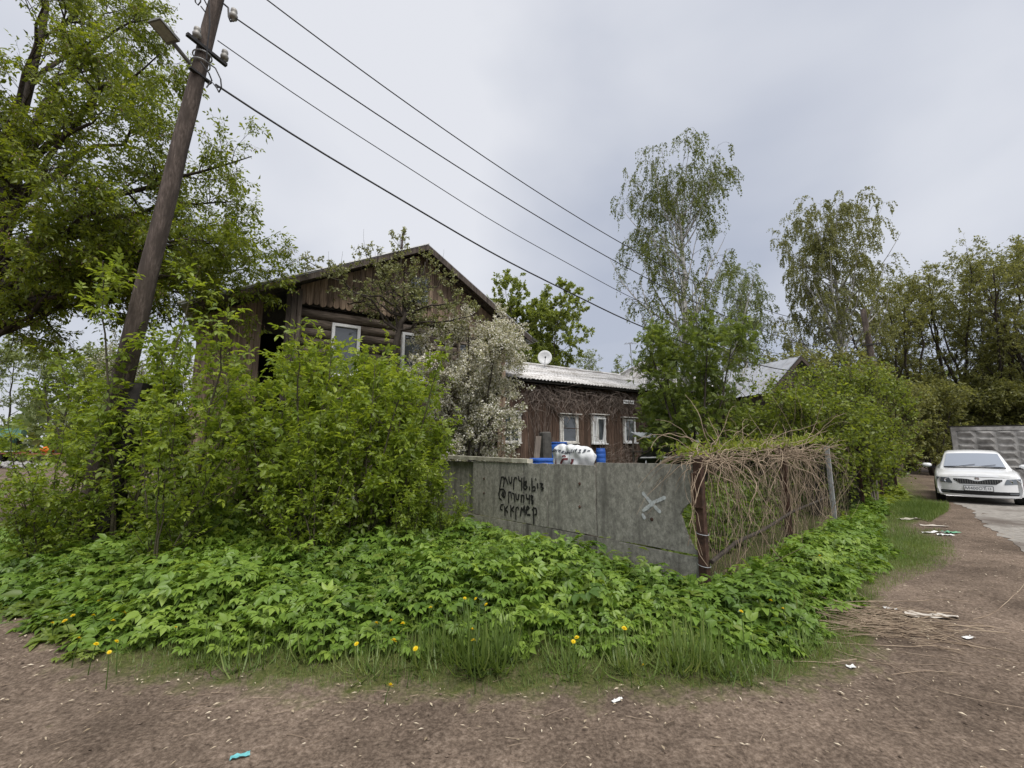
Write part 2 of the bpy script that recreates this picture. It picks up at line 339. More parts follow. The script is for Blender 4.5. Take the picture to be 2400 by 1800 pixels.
def foliage(rng, P, R, per, tmpls, size, droop=0.2, t0=0.05, updir=0.8, side=0.9, brightness=None, name='crown', jitter=0.0, updn=0.55):
    """leaves along twigs of a level"""
    N = len(P); pi = np.repeat(np.arange(N), per); n = len(pi)
    t = t0 + (0.999 - t0) * rng.random(n)
    p, d, _ = interp(P, R, pi, t)
    if jitter: p = p + rng.normal(0, jitter, p.shape)
    a = nrm(rng.normal(0, 1, (n, 3))); y = nrm(d * (1 - side * 0.6) + a * side + np.array([0, 0, -droop]))
    nz_ = nrm(rng.normal(0, updn, (n, 3)) + np.array([0, 0, updir]))
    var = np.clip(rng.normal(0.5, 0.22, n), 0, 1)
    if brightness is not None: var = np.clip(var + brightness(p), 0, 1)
    return leafmesh(name, tmpls, p, y, nz_, rng.uniform(size[0], size[1], n), var, rng)
ML = {}
ML['maple'] = leafmat('maple leaf', (0.085, 0.12, 0.015), (0.175, 0.225, 0.022), (0.28, 0.32, 0.032), 0.52)
ML['seed'] = leafmat('maple seed keys', (0.13, 0.075, 0.05), (0.2, 0.12, 0.08), (0.26, 0.17, 0.11), 0.4)
ML['elder'] = leafmat('box elder leaf', (0.1, 0.155, 0.02), (0.195, 0.27, 0.032), (0.32, 0.395, 0.048), 0.52)
ML['gout'] = leafmat('ground elder leaf', (0.07, 0.135, 0.02), (0.155, 0.255, 0.036), (0.27, 0.375, 0.062), 0.34, 0.45)
ML['grass'] = leafmat('grass blade', (0.095, 0.15, 0.035), (0.17, 0.245, 0.06), (0.32, 0.36, 0.14), 0.42)
ML['nettle'] = leafmat('weed leaf', (0.08, 0.13, 0.022), (0.145, 0.21, 0.035), (0.24, 0.31, 0.06), 0.45)
ML['spring'] = leafmat('fresh crown leaf', (0.13, 0.17, 0.035), (0.22, 0.27, 0.055), (0.33, 0.39, 0.09), 0.5)
ML['birch'] = leafmat('birch leaf', (0.08, 0.105, 0.02), (0.14, 0.175, 0.03), (0.21, 0.25, 0.045), 0.5)
ML['rowan'] = leafmat('rowan leaf', (0.095, 0.14, 0.026), (0.165, 0.225, 0.044), (0.25, 0.31, 0.07), 0.5)
ML['hazel'] = leafmat('shrub leaf', (0.1, 0.14, 0.022), (0.17, 0.225, 0.032), (0.31, 0.36, 0.055), 0.5)
ML['apple'] = leafmat('apple leaf', (0.13, 0.15, 0.055), (0.24, 0.26, 0.11), (0.44, 0.44, 0.28), 0.35)
ML['bloom'] = leafmat('white blossom', (0.55, 0.53, 0.45), (0.74, 0.72, 0.65), (0.85, 0.84, 0.80), 0.3, tcol=1.0)
ML['wood'] = leafmat('wood edge leaf', (0.135, 0.15, 0.05), (0.22, 0.235, 0.08), (0.31, 0.315, 0.13), 0.5)
ML['pale'] = leafmat('pale spring leaf', (0.12, 0.16, 0.05), (0.2, 0.25, 0.09), (0.33, 0.37, 0.17), 0.45)
ML['yellow'] = leafmat('yellow petal', (0.72, 0.48, 0.006), (0.82, 0.62, 0.012), (0.86, 0.70, 0.03), 0.2)

# ------------------------------------------------------------------ ground and roads
def pip(x, y, poly):
    x = np.asarray(x); y = np.asarray(y); c = np.zeros(x.shape, bool); n = len(poly)
    for i in range(n):
        x0, y0 = poly[i]; x1, y1 = poly[(i + 1) % n]
        k = ((y0 > y) != (y1 > y)) & (x < (x1 - x0) * (y - y0) / (y1 - y0 + 1e-12) + x0); c ^= k
    return c
def pdist(x, y, poly):
    """signed distance to a polygon outline, positive inside"""
    d = np.full(np.shape(x), 1e9); n = len(poly)
    for i in range(n):
        a = np.array(poly[i]); b = np.array(poly[(i + 1) % n]); e = b - a
        t = np.clip(((x - a[0]) * e[0] + (y - a[1]) * e[1]) / (e @ e), 0, 1)
        d = np.minimum(d, np.hypot(x - a[0] - t * e[0], y - a[1] - t * e[1]))
    return np.where(pip(x, y, poly), d, -d)
VERGE = [(-9, 6.4), (-6.2, 5.3), (-4.5, 4.15), (-2.95, 3.22), (-1.7, 3.05), (0, 2.98), (1.65, 3.0), (2.7, 3.45), (3.75, 4.55), (5.0, 5.6), (6.6, 6.7), (7.7, 8.0), (8.2, 9.0), (9.8, 10.2), (11.4, 11.7), (14, 15), (22, 26), (0, 40), (-30, 40), (-14, 14)]
def axis(a, b, far, fine):
    core = np.arange(a, b + 1e-6, fine); k = np.arange(1, 15); g = fine * np.cumsum(1.75 ** k)
    g = g[g < far]; return np.concatenate([a - g[::-1], core, b + g])
gx, gy = axis(-9, 13, 420, 0.11), axis(1.2, 13, 420, 0.11)
GX, GY = np.meshgrid(gx, gy)
rg = rng_(1)
GZ = hz(GX, GY) + rg.normal(0, 0.004, GX.shape) * (np.abs(GX) < 13) * (GY < 13)
green = np.clip(pdist(GX, GY, VERGE) / 0.5 + 0.5, 0, 1)
# bare soil where the lane's edge is trodden
trod = sstep(1.6, 0.2, np.hypot((GX - 4.9) / 1.3, (GY - 5.0) / 0.8)) + sstep(1.5, 0.3, np.hypot((GX - 8.0) / 1.6, (GY - 8.6) / 0.7))
green = green * (1 - 0.75 * np.clip(trod, 0, 1))
idx = np.arange(GX.size).reshape(GX.shape)
GF = np.stack([idx[:-1, :-1], idx[:-1, 1:], idx[1:, 1:], idx[1:, :-1]], -1).reshape(-1, 4)
gme = mesh_np('ground', np.stack([GX, GY, GZ], -1).reshape(-1, 3), [GF], {'green': green.ravel()}, smooth=True)
m, t = newmat('trodden soil'); N = t.nodes.new; L = t.links.new
o = N('ShaderNodeOutputMaterial'); p = N('ShaderNodeBsdfPrincipled'); L(p.outputs[0], o.inputs[0]); p.inputs['Roughness'].default_value = 0.95; p.inputs['Specular IOR Level'].default_value = 0.15
c = N('ShaderNodeTexCoord')
def noise(sc, det=8, ro=0.6):
    n = N('ShaderNodeTexNoise'); n.inputs['Scale'].default_value = sc; n.inputs['Detail'].default_value = det; n.inputs['Roughness'].default_value = ro; L(c.outputs['Object'], n.inputs[0]); return n
def ramp(src, stops):
    r = N('ShaderNodeValToRGB'); e = r.color_ramp.elements
    while len(e) < len(stops): e.new(0.5)
    for i, (q, cc) in enumerate(stops): e[i].position = q; e[i].color = (*cc, 1)
    L(src, r.inputs[0]); return r
nf, nl, nm = noise(38, 10, .75), noise(0.8, 5), noise(5.0, 8, .65)
soil = ramp(nf.outputs['Fac'], [(0.33, (0.058, 0.044, 0.034)), (0.5, (0.155, 0.12, 0.094)), (0.68, (0.29, 0.235, 0.19))])
big = ramp(nl.outputs['Fac'], [(0.34, (0.62, 0.60, 0.58)), (0.64, (1.22, 1.2, 1.18))])
mul = N('ShaderNodeMix'); mul.data_type = 'RGBA'; mul.blend_type = 'MULTIPLY'; mul.inputs['Factor'].default_value = 1.0; L(soil.outputs[0], mul.inputs['A']); L(big.outputs[0], mul.inputs['B'])
med = ramp(nm.outputs['Fac'], [(0.3, (0.72, 0.71, 0.70)), (0.7, (1.2, 1.19, 1.18))])
mul2 = N('ShaderNodeMix'); mul2.data_type = 'RGBA'; mul2.blend_type = 'MULTIPLY'; mul2.inputs['Factor'].default_value = 1.0; L(mul.outputs['Result'], mul2.inputs['A']); L(med.outputs[0], mul2.inputs['B'])
moss = ramp(nf.outputs['Fac'], [(0.3, (0.035, 0.045, 0.014)), (0.5, (0.075, 0.085, 0.026)), (0.7, (0.15, 0.135, 0.06))])
ga = N('ShaderNodeAttribute'); ga.attribute_name = 'green'
ad = N('ShaderNodeMath'); ad.operation = 'ADD'; L(ga.outputs['Fac'], ad.inputs[0])
sb = N('ShaderNodeMath'); sb.operation = 'MULTIPLY_ADD'; sb.inputs[1].default_value = 2.2; sb.inputs[2].default_value = -1.1; L(nm.outputs['Fac'], sb.inputs[0]); L(sb.outputs[0], ad.inputs[1])
mr = N('ShaderNodeMapRange'); mr.inputs['From Min'].default_value = 0.35; mr.inputs['From Max'].default_value = 0.95; L(ad.outputs[0], mr.inputs['Value'])
mg = N('ShaderNodeMix'); mg.data_type = 'RGBA'; L(mr.outputs[0], mg.inputs['Factor']); L(mul2.outputs['Result'], mg.inputs['A']); L(moss.outputs[0], mg.inputs['B']); L(mg.outputs['Result'], p.inputs['Base Color'])
bp = N('ShaderNodeBump'); bp.inputs['Strength'].default_value = 0.55; bp.inputs['Distance'].default_value = 0.015; L(nf.outputs['Fac'], bp.inputs['Height'])
bp2 = N('ShaderNodeBump'); bp2.inputs['Strength'].default_value = 0.5; bp2.inputs['Distance'].default_value = 0.05; L(nm.outputs['Fac'], bp2.inputs['Height']); L(bp.outputs[0], bp2.inputs['Normal']); L(bp2.outputs[0], p.inputs['Normal'])
M['soil'] = m
put('ground', gme, m, kind='structure', label='bare brown trodden earth with scattered pale seeds')
# worn asphalt of the lane, edge ragged
M['asphalt'] = pm('worn asphalt', [(0.16, 0.145, 0.13), (0.27, 0.25, 0.225), (0.33, 0.31, 0.28)], 9, 0.92, 0.4, cols2=(0.12, 0.1, 0.085), scale2=0.7, fac2=(0.52, 0.68))
rp_ = random.Random(4)
left_edge = [gnd(2560, 1420), gnd(2420, 1320), gnd(2370, 1270), gnd(2315, 1238), gnd(2290, 1212), gnd(2282, 1196), Vector((13.2, 13.6, 0)), Vector((18, 18, 0)), Vector((40, 38, 0)), Vector((90, 84, 0))]
Lp = []
for a, b in zip(left_edge[:-1], left_edge[1:]):
    n = max(2, min(14, int((b - a).length / 0.18)))
    for i in range(n):
        q = a.lerp(b, i / n); Lp.append((q.x + rp_.uniform(-.07, .07), q.y + rp_.uniform(-.07, .07)))
Rp = [(x + 6.0, y - 5.6) for x, y in Lp]
V = [(x, y, float(hz(x, y)) + 0.006) for x, y in Lp] + [(x, y, 0.014) for x, y in Rp]; n = len(Lp)
mb = MB().add(V, [(i, n + i, n + i + 1, i + 1) for i in range(n - 1)]); mb.build('road', M['asphalt'], kind='structure', label='strip of worn pale asphalt along the lane')

# ------------------------------------------------------------------ building helpers
DH = math.atan2(0.53636, 0.84399)
def window(parent, x0, x1, z0, z1, y, fm, bar=0.06, depth=0.10, mull=True, casing=0.0, lintel=False, cm=None, curtain=False, rows=()):
    """frame, sash bars, pane, sill; outer face at y-depth"""
    b = MB(); yf = y - depth
    b.obox((x0, yf, z0), (bar, 0, 0), (0, depth, 0), (0, 0, z1 - z0)); b.obox((x1 - bar, yf, z0), (bar, 0, 0), (0, depth, 0), (0, 0, z1 - z0))
    b.obox((x0 + bar, yf, z0), (x1 - x0 - 2 * bar, 0, 0), (0, depth, 0), (0, 0, bar)); b.obox((x0 + bar, yf, z1 - bar), (x1 - x0 - 2 * bar, 0, 0), (0, depth, 0), (0, 0, bar))
    if mull: b.obox(((x0 + x1) / 2 - bar * .4, yf + .012, z0 + bar), (bar * .8, 0, 0), (0, depth - .03, 0), (0, 0, z1 - z0 - 2 * bar))
    for q in rows: b.obox((x0 + bar, yf + .016, z0 + (z1 - z0) * q), (x1 - x0 - 2 * bar, 0, 0), (0, depth - .04, 0), (0, 0, bar * .6))
    w = b.build('window', fm, parent)
    MB().obox((x0 + bar, y - 0.055, z0 + bar), (x1 - x0 - 2 * bar, 0, 0), (0, 0.01, 0), (0, 0, z1 - z0 - 2 * bar)).build('pane', M['glass'], w)
    if curtain:
        cb = MB(); n = 9; xs = [x0 + bar + (x1 - x0 - 2 * bar) * i / (2 * n) for i in range(n + 1)]
        cb.add([(x, y - 0.03 + 0.012 * (i % 2), z) for z in (z0 + bar, z1 - bar) for i, x in enumerate(xs)], [(i, i + 1, n + 2 + i, n + 1 + i) for i in range(n)]); cb.build('curtain', M['curtain'], w)
    MB().obox((x0 - .06, yf - .07, z0 - .045), (x1 - x0 + .12, 0, 0), (0, depth + .06, 0), (0, 0, .04)).build('sill', fm, w)
    if casing:
        for xa in (x0 - casing, x1 + .003): MB().obox((xa, y - .05, z0 - .02), (casing - .003, 0, 0), (0, .05, 0), (0, 0, z1 - z0 + .06)).build('casing', cm or fm, w)
    if lintel:
        MB().obox((x0 - casing - .09, y - .17, z1 + .045), (x1 - x0 + 2 * casing + .18, 0, 0), (0, .17, 0), (0, 0, .035)).build('lintel', cm or fm, w)
    return w
def board_poly(x, w, z0, ztop_l, ztop_r, y, th, round_bottom=True):
    """vertical board with a rounded foot and a top cut to the roof line"""
    if round_bottom: P = [(x, z0 + w * .45), (x + w * .15, z0 + w * .15), (x + w * .5, z0), (x + w * .85, z0 + w * .15), (x + w, z0 + w * .45)]
    else: P = [(x, z0), (x + w, z0)]
    P += [(x + w, ztop_r), (x, ztop_l)]
    return MB().prism([(a, y, b) for a, b in P], (0, -th, 0))
def wave_sheet(name, width, length, wl=0.15, amp=0.022, th=0.008):
    """corrugated sheet: waves across x, running along y, lying flat"""
    k = int(width / wl * 6); xs = np.linspace(0, width, k + 1); z = amp * np.sin(2 * np.pi * xs / wl)
    V = np.concatenate([np.stack([xs, np.full_like(xs, yy), z + dz], 1) for dz in (0, -th) for yy in (0, length)])
    n = k + 1; i = np.arange(k)
    Fc = np.concatenate([np.stack([i, i + 1, n + i + 1, n + i], 1), np.stack([2 * n + i + 1, 2 * n + i, 3 * n + i, 3 * n + i + 1], 1), np.stack([i + 1, i, 2 * n + i, 2 * n + i + 1], 1), np.stack([n + i, n + i + 1, 3 * n + i + 1, 3 * n + i], 1)])
    return mesh_np(name, V, [Fc], smooth=False)

# ------------------------------------------------------------------ two-storey log house
house = thing('log_house', 'two-storey weathered log house with plank gable behind the bushes', 'house', (-0.5, 13.0, 0), DH)
SA, ZA = -2.54, 7.14
def zroof(s): return ZA - 0.618 * (s - SA) if s > SA else ZA - 0.509 * (SA - s)
MB().obox((-5.45, 0.16, 0.0), (5.5, 0, 0), (0, 8.9, 0), (0, 0, 5.0)).build('wall_core', M['boards_dark'], house)  # solid box behind the logs, added to block light through the house
rl = random.Random(5)
lme = {}
for i in range(19):
    z = 0.55 + 0.238 * i
    b = MB(); pts = [(-5.6 + 5.75 * k / 8, rl.uniform(-.008, .008), rl.uniform(-.006, .006)) for k in range(9)]
    b.tube(pts, [0.128 + rl.uniform(-.008, .008) for _ in pts], 10); o = b.build('log', M['logs'], house, True, (0, 0.07, z))
MB().obox((-5.6, -.12, 0), (5.75, 0, 0), (0, .3, 0), (0, 0, .42)).build('plinth', M['concrete'], house)
x = -5.55
while x < 0.52:
    w = rl.choice((.13, .15, .15, .17)); z0 = 5.02 + rl.uniform(-.02, .02)
    zl, zr = zroof(x) - .13, zroof(x + w) - .13
    if min(zl, zr) > z0 + .12:
        skip = -2.84 < x + w / 2 < -2.28
        if not skip: board_poly(x, w - .008, z0, zl, zr, -0.075 - rl.uniform(0, .012), .024).build('gable_board', M['boards'], house)
        else:
            board_poly(x, w - .008, z0, 5.52, 5.52, -0.075, .024).build('gable_board', M['boards'], house)
            board_poly(x, w - .008, 6.36, zl, zr, -0.075, .024, False).build('gable_board', M['boards'], house)
    x += w
MB().prism([(-5.6, -.05, 5.0), (.6, -.05, 5.0), (.55, -.05, 5.1), (SA, -.05, 6.95), (-5.6, -.05, 5.42)], (0, .12, 0)).build('gable_backing', M['gloom'], house)
window(house, -2.86, -2.27, 5.52, 6.36, -.05, M['oldwood'], .05, .06, True, rows=(.5,))
for (a, b_, z0, z1) in ((-4.80, -4.12, 3.32, 4.64), (-3.02, -2.36, 3.36, 4.66)):
    window(house, a, b_, z0, z1, -.03, M['white_frame'], .07, .14, False, curtain=True)
window(house, -1.35, -.75, 3.4, 4.62, -.03, M['oldwood'], .06, .12, True)
for a in (-4.9, -3.05, -1.3): window(house, a, a + .75, 1.1, 2.4, -.03, M['old_white'], .07, .14, True)
for k, (x0, w, z0, z1, mt) in enumerate(((-5.84, .10, 2.6, 5.3, 'boards_dark'), (-5.73, .11, 2.55, 5.32, 'boards_dark'), (-5.61, .10, 2.6, 5.36, 'boards_dark'), (-0.02, .13, 0.5, 5.0, 'boards'), (0.12, .13, 0.5, 4.98, 'boards'))):
    MB().obox((x0, -.17 + .006 * (k % 2), z0), (w, 0, 0), (0, .035, 0), (0, 0, z1 - z0)).build('corner_board', M[mt], house)
for (x0, w, z0, h) in ((-1.05, .09, 4.92, .09), (-0.95, .1, 3.2, 1.85), (-.08, .05, 4.0, 1.1)):
    MB().obox((x0, -.135, z0), (w, 0, 0), (0, .03, 0), (0, 0, h)).build('batten', M['boards'], house)
MB().obox((-2.6, -.16, 4.74), (2.6, 0, 0), (0, .05, 0), (0, 0, .07)).build('ledge', M['boards_dark'], house)
# side porch under the long left slope
MB().obox((-7.3, 2.2, 0), (1.8, 0, 0), (0, .1, 0), (0, 0, 4.7)).build('porch_back', M['gloom'], house)  # dark sheet paints the shade inside the porch opening
MB().obox((-7.35, .3, 0), (.12, 0, 0), (0, 2.0, 0), (0, 0, 4.55)).build('porch_side', M['boards_dark'], house)
MB().obox((-6.45, .25, 0), (.1, 0, 0), (0, .1, 0), (0, 0, 4.95)).build('porch_post', M['boards_dark'], house)
x = -7.5
while x < -6.35:
    w = rl.choice((.13, .15)); board_poly(x, w - .008, .3, zroof(x) - .15, zroof(x + w) - .15, .2 + rl.uniform(0, .01), .024, False).build('porch_board', M['boards'], house); x += w
for i in range(7): MB().tube([(-7.4, .32, 2.2 + .24 * i), (-6.4, .32, 2.2 + .24 * i)], .11, 8).build('porch_log', M['logs'], house)
# roof: boarded underside, zinc above, rake boards
def slope(name, s0, s1, y0, y1, dz, th, mat, parent=house):
    P = [(s0, y0, zroof(s0) + dz), (s1, y0, zroof(s1) + dz), (s1, y0, zroof(s1) + dz + th), (s0, y0, zroof(s0) + dz + th)]
    return MB().prism(P, (0, y1 - y0, 0)).build(name, mat, parent)
YF = -0.62
yb = YF + .04
while yb < 9.4:                                                            # roof boards laid side by side
    w = .16 if yb < 2 else 1.9
    slope('roof_board', SA + .002, 0.88, yb, min(yb + w - .012, 9.5), -.085, .03, M['soffit']); slope('roof_board', -7.55, SA - .002, yb, min(yb + w - .012, 9.5), -.085, .03, M['soffit']); yb += w
slope('roof', SA, 0.93, YF, 9.6, -.05, .035, M['zinc']); slope('roof', -7.75, SA - .001, YF, 9.6, -.05, .035, M['zinc'])
slope('rake_board', SA, 0.9, YF - .03, YF - .003, -.23, .175, M['boards_dark']); slope('rake_board', -7.6, SA - .001, YF - .03, YF - .003, -.2, .145, M['boards_dark'])
slope('flashing', -7.8, SA + .02, YF - .05, YF + .06, -.013, .03, M['white_frame'])  # zinc strip coloured white for brightness, plain zinc faces too dark here
for k in range(8): slope('lath', SA + .3 + k * .4, SA + .36 + k * .4, YF + .05, .0, -.13, .04, M['soffit'])
sh = wave_sheet('eave_sheet', 2.6, .45)
e = put('eave_sheet', sh, M['zinc'], house, (0.80, -.6, zroof(.80) - .005)); e.rotation_euler = Matrix(((0, 1 / math.hypot(1, .618), 0), (1, 0, 0), (0, -.618 / math.hypot(1, .618), -1))).to_3x3().to_euler()
MB().prism([(-6.9, 1.5, zroof(-6.9) + .02), (-4.6, 1.5, zroof(-4.6) + .02), (-4.75, 1.5, zroof(-4.75) + .22), (-6.9, 1.5, zroof(-6.9) + .16)], (0, 5, 0)).build('roof_patch', M['brown_roof'], house)
MB().tube([(-2.9, .6, 6.9), (-2.9, .6, 7.75), (-2.88, .6, 7.85), (-2.8, .6, 7.98)], .03, 7).build('vent_pipe', M['rust'], house)

# ------------------------------------------------------------------ low wing with a slate roof
wing = thing('low_wing', 'low brown plank wing with corrugated slate roof and dead creeper', 'house', (3.27, 16.5, 0), DH)
MB().obox((-6.5, .06, .0), (11.2, 0, 0), (0, 6.0, 0), (0, 0, 3.8)).build('wall_core', M['gloom'], wing)
bw = [MB().obox((0, 0, .62), (.132 + .01 * k, 0, 0), (0, .026, 0), (0, 0, 3.16)).mesh('board') for k in range(3)]
x = -4.9; holes = ((-1.78, -1.0), (-.30, .44), (1.42, 2.12), (-4.3, -3.6))
while x < 4.6:
    k = rl.randrange(3); put('board', bw[k], M['boards_wing'], wing, (x, .02 + rl.uniform(-.006, .006), rl.uniform(-.02, .02))); x += .142 + .01 * k
MB().obox((-6.4, -.03, .05), (11, 0, 0), (0, .09, 0), (0, 0, .55)).build('plinth', M['concrete'], wing)
window(wing, -1.74, -1.06, 1.72, 2.70, .01, M['old_white'], .055, .07, False, casing=.10, lintel=True, cm=M['old_white'])
w2 = window(wing, -.26, .40, 1.70, 2.74, .01, M['white_frame'], .075, .08, False, casing=.05, lintel=True, cm=M['old_white'])
sash = MB()
for (a, b_, c_, d_) in ((0, .05, 0, .9), (.43, .05, 0, .9), (.05, .38, 0, .05), (.05, .38, .85, .05)): sash.obox((a, 0, c_), (b_, 0, 0), (0, .04, 0), (0, 0, d_))
so = sash.build('open_sash', M['white_frame'], w2, False, (-.19, -.075, 1.77)); so.rotation_euler = (math.radians(9), 0, 0)
MB().obox((-.20 - .0, -.085, 1.78), (.22, 0, 0), (0, .008, 0), (0, 0, .9)).build('curtain', M['curtain'], w2)
window(wing, 1.46, 2.08, 1.74, 2.68, .01, M['white_frame'], .07, .08, False, casing=.05, lintel=True, cm=M['old_white'])
window(wing, -4.3, -3.6, 1.72, 2.70, .01, M['old_white'], .06, .07, True, casing=.08, lintel=True, cm=M['old_white'])
MB().tube([(-1.75, -.12, 2.24), (-.8, -.14, 2.22)], .012, 6).build('bar', M['rust'], wing)
rise, run = 5.12 - 3.86, 3.4
pit = math.atan2(rise, run); SL = math.hypot(rise, run)
sheet = wave_sheet('slate_sheet', 1.13, SL / 2 + .1)
for j in range(10):
    for r in range(2):
        y0 = -.36 + r * (SL / 2) * math.cos(pit); z0 = 3.88 + r * (SL / 2) * math.sin(pit) + .012 * r
        o = put('slate_sheet', sheet, M['slate'], wing, (-6.6 + j * 1.122, y0, z0 + rl.uniform(-.006, .006))); o.rotation_euler = (pit, 0, 0)
back = wave_sheet('back_slope', 11.2, SL); o = put('back_slope', back, M['slate'], wing, (4.6, -.36 + 2 * run, 3.88)); o.rotation_euler = (pit, 0, math.pi)
MB().tube([(-6.6, -.36 + run, 5.17), (4.6, -.36 + run, 5.17)], .07, 8).build('ridge_cap', M['slate'], wing)
MB().obox((-6.5, -.3, 3.78), (11.1, 0, 0), (0, .03, 0), (0, 0, .12)).build('fascia', M['gloom'], wing)
MB().prism([(-6.5, -.28, 3.80), (-6.5, 6.3, 3.80), (-6.5, 3.04, 5.0)], (11.1, 0, 0)).build('loft', M['gloom'], wing)
# address plate
pl = MB().obox((1.30, -.205, 3.28), (.58, 0, 0), (0, .012, 0), (0, 0, .15)).build('address_plate', M['white_frame'], wing)
lt = MB(); xx = 1.34
for k in range(9):
    lt.obox((xx, -.209, 3.315 + (.02 if k % 3 == 0 else 0)), (.03 + .012 * (k % 2), 0, 0), (0, .0035, 0), (0, 0, .07 - .02 * (k % 2))); xx += .058
lt.build('lettering', M['ink'], pl)
# hipped block at the far end
hip = thing('hipped_block', 'plank block with hipped corrugated roof behind the birch', 'house', (3.27, 16.5, 0), DH)
MB().obox((3.9, -.3, 0), (5.4, 0, 0), (0, 6.0, 0), (0, 0, 3.95)).build('wall', M['boards_wing'], hip)
ap1, ap2 = Vector((6.0, 2.7, 5.95)), Vector((7.2, 2.7, 5.95)); C4 = [Vector((3.4, -.8, 3.9)), Vector((9.8, -.8, 3.9)), Vector((9.8, 6.2, 3.9)), Vector((3.4, 6.2, 3.9))]
def hipface(a, b, c, d, n):
    """corrugated hip slope: strips between eave a-b and top d-c, waves modelled"""
    V = []; up = (b - a).cross(d - a).normalized()
    for i in range(n + 1):
        t_ = i / n; e0, e1 = a.lerp(b, t_), d.lerp(c, t_)
        off = up * (0.022 if i % 2 else -.012)
        V += [e0 + off, e1 + off]
    return MB().add(V, [(2 * i, 2 * i + 2, 2 * i + 3, 2 * i + 1) for i in range(n)])
for q, args in enumerate(((C4[0], C4[1], ap2, ap1, 84), (C4[3], C4[0], ap1, ap1, 92), (C4[1], C4[2], ap2, ap2, 92), (C4[2], C4[3], ap1, ap2, 84))): hipface(*args).build('roof_slope', M['slate'], hip)
for a, b in ((C4[0], ap1), (C4[1], ap2), (C4[3], ap1), (ap1, ap2)): MB().tube([a, b], .05, 6).build('hip_cap', M['slate'], hip)
# antenna and dish
an = thing('television_antenna', 'thin television aerial on a mast above the slate roof', 'antenna', at(1483, 880, 19.2))
MB().tube([(0, 0, -.1), (-.06, 0, 1.5)], .02, 6).build('mast', M['galv'], an); b = MB(); b.tube([(-.32, .05, 1.48), (.28, -.05, 1.52)], .012, 5)
for k in range(5): b.tube([(-.28 + .12 * k, -.2, 1.49), (-.28 + .12 * k, .2, 1.5)], .008, 4)
b.tube([(-.1, 0, 1.52), (.4, 0, 1.66)], .01, 4); b.build('elements', M['galv'], an)
q = at(1277, 862, 18.2); ds = thing('satellite_dish', 'white satellite dish on the ridge of the slate roof', 'dish', q)
prof = [(0.0, .0), (.1, .008), (.2, .03), (.30, .07), (.31, .075), (.30, .085), (.2, .045), (.1, .022), (.001, .015)]
d_ = MB().lathe(prof, 20, axis='y').build('reflector', M['white_frame'], ds, True, (0, 0, .45)); d_.rotation_euler = (math.radians(-8), 0, math.radians(180))
MB().tube([(0, .02, -.25), (0, .02, .45)], .02, 6).build('mast', M['galv'], ds); MB().tube([(0, 0, .2), (0, -.3, .38)], .012, 5).build('feed_arm', M['steel_dark'], ds); MB().box((0, -.31, .4), (.06, .08, .06)).build('feed_horn', M['steel_dark'], ds)

# ------------------------------------------------------------------ small gabled house further up the lane
A = at(1860, 838, 18.0); bd = math.atan2(.26, .966)
sh_ = thing('gabled_cottage', 'small plank cottage with bright ribbed metal roof among the trees', 'house', (A.x, A.y, 0), bd)
ZR = A.z; EL = 1.75; ZE = 3.72                                             # apex above origin; left eave at x=-EL
for sg, nm in ((-1, 'roof_slope'), (1, 'roof_slope')):
    a0, a1 = Vector((sg * 1.85, -.35, ZE)), Vector((0, -.35, ZR)); n = 44; V = []
    for i in range(n + 1):
        y = i / n * 5.6; off = .03 if i % 4 == 0 else 0.0
        V += [a0 + Vector((0, y, off)), a1 + Vector((0, y, off))]
    MB().add(V, [(2 * i, 2 * i + 1, 2 * i + 3, 2 * i + 2) for i in range(n)]).build(nm, M['zinc'], sh_)
MB().prism([(-1.55, 0, 0), (1.55, 0, 0), (1.55, 0, 3.85), (0, 0, ZR - .12), (-1.55, 0, 3.85)], (0, 5, 0)).build('wall', M['boards_dark'], sh_)
x = -1.5
while x < 1.45:
    zt = ZR - .14 - abs(x + .07) * (ZR - ZE) / 1.85 - .08
    board_poly(x, .135, .4, zt, zt, -.005, .024, False).build('board', M['boards_dark'], sh_); x += .145
for sg in (-1, 1): MB().prism([(0, -.37, ZR - .02), (sg * 1.85, -.37, ZE - .02), (sg * 1.85, -.37, ZE - .16), (0, -.37, ZR - .18)], (0, .03, 0)).build('rake_board', M['boards_dark'], sh_)
window(sh_, -.35, .35, 1.6, 2.7, -.03, M['old_white'], .06, .08)

# ------------------------------------------------------------------ concrete sheet fence with spray paint
fence = thing('panel_fence', 'grey weathered concrete sheet fence with black spray lettering', 'fence', (FP[0], FP[1], 0), math.atan2(FD[1], FD[0]))
rf = random.Random(9)
def fpt(x, y): return on_plane(x, y, FP, FD)
def chip(P, n=5, j=.006):
    """rough the outline of a sheet a little"""
    Q = []
    for a, b in zip(P, P[1:] + P[:1]):
        for i in range(n): t_ = i / n; Q.append((a[0] + (b[0] - a[0]) * t_ + (rf.uniform(-j, j) if i else 0), a[1] + (b[1] - a[1]) * t_ + (rf.uniform(-j, j) if i else 0)))
    return Q
def sheet_panel(P, y=0.0, lab=None):
    o = MB().prism([(a, y, b) for a, b in chip(P)], (0, -.035, 0)).build('panel', M['panel'], fence)
    if lab: o['label'] = lab
    return o
broken = [(0.035, 1.395)] + [(1.43, 1.38), (1.445, .415)] + [fpt(1645, 1303), fpt(1626, 1288), fpt(1615, 1264), fpt(1603, 1234), fpt(1594, 1206), fpt(1601, 1192), fpt(1612, 1182), fpt(1625, 1177)] + [(0.035, 1.005)]
pA = sheet_panel([(max(.035, a), b) for a, b in broken], .002, 'broken sheet with a ragged bite out of its lower corner and a white cross')
pB1 = sheet_panel([(1.47, 1.335), (2.395, 1.33), (2.395, .40), (1.47, .42)], .0); pB2 = sheet_panel([(2.41, 1.33), (2.955, 1.325), (2.955, .385), (2.41, .40)], .004)
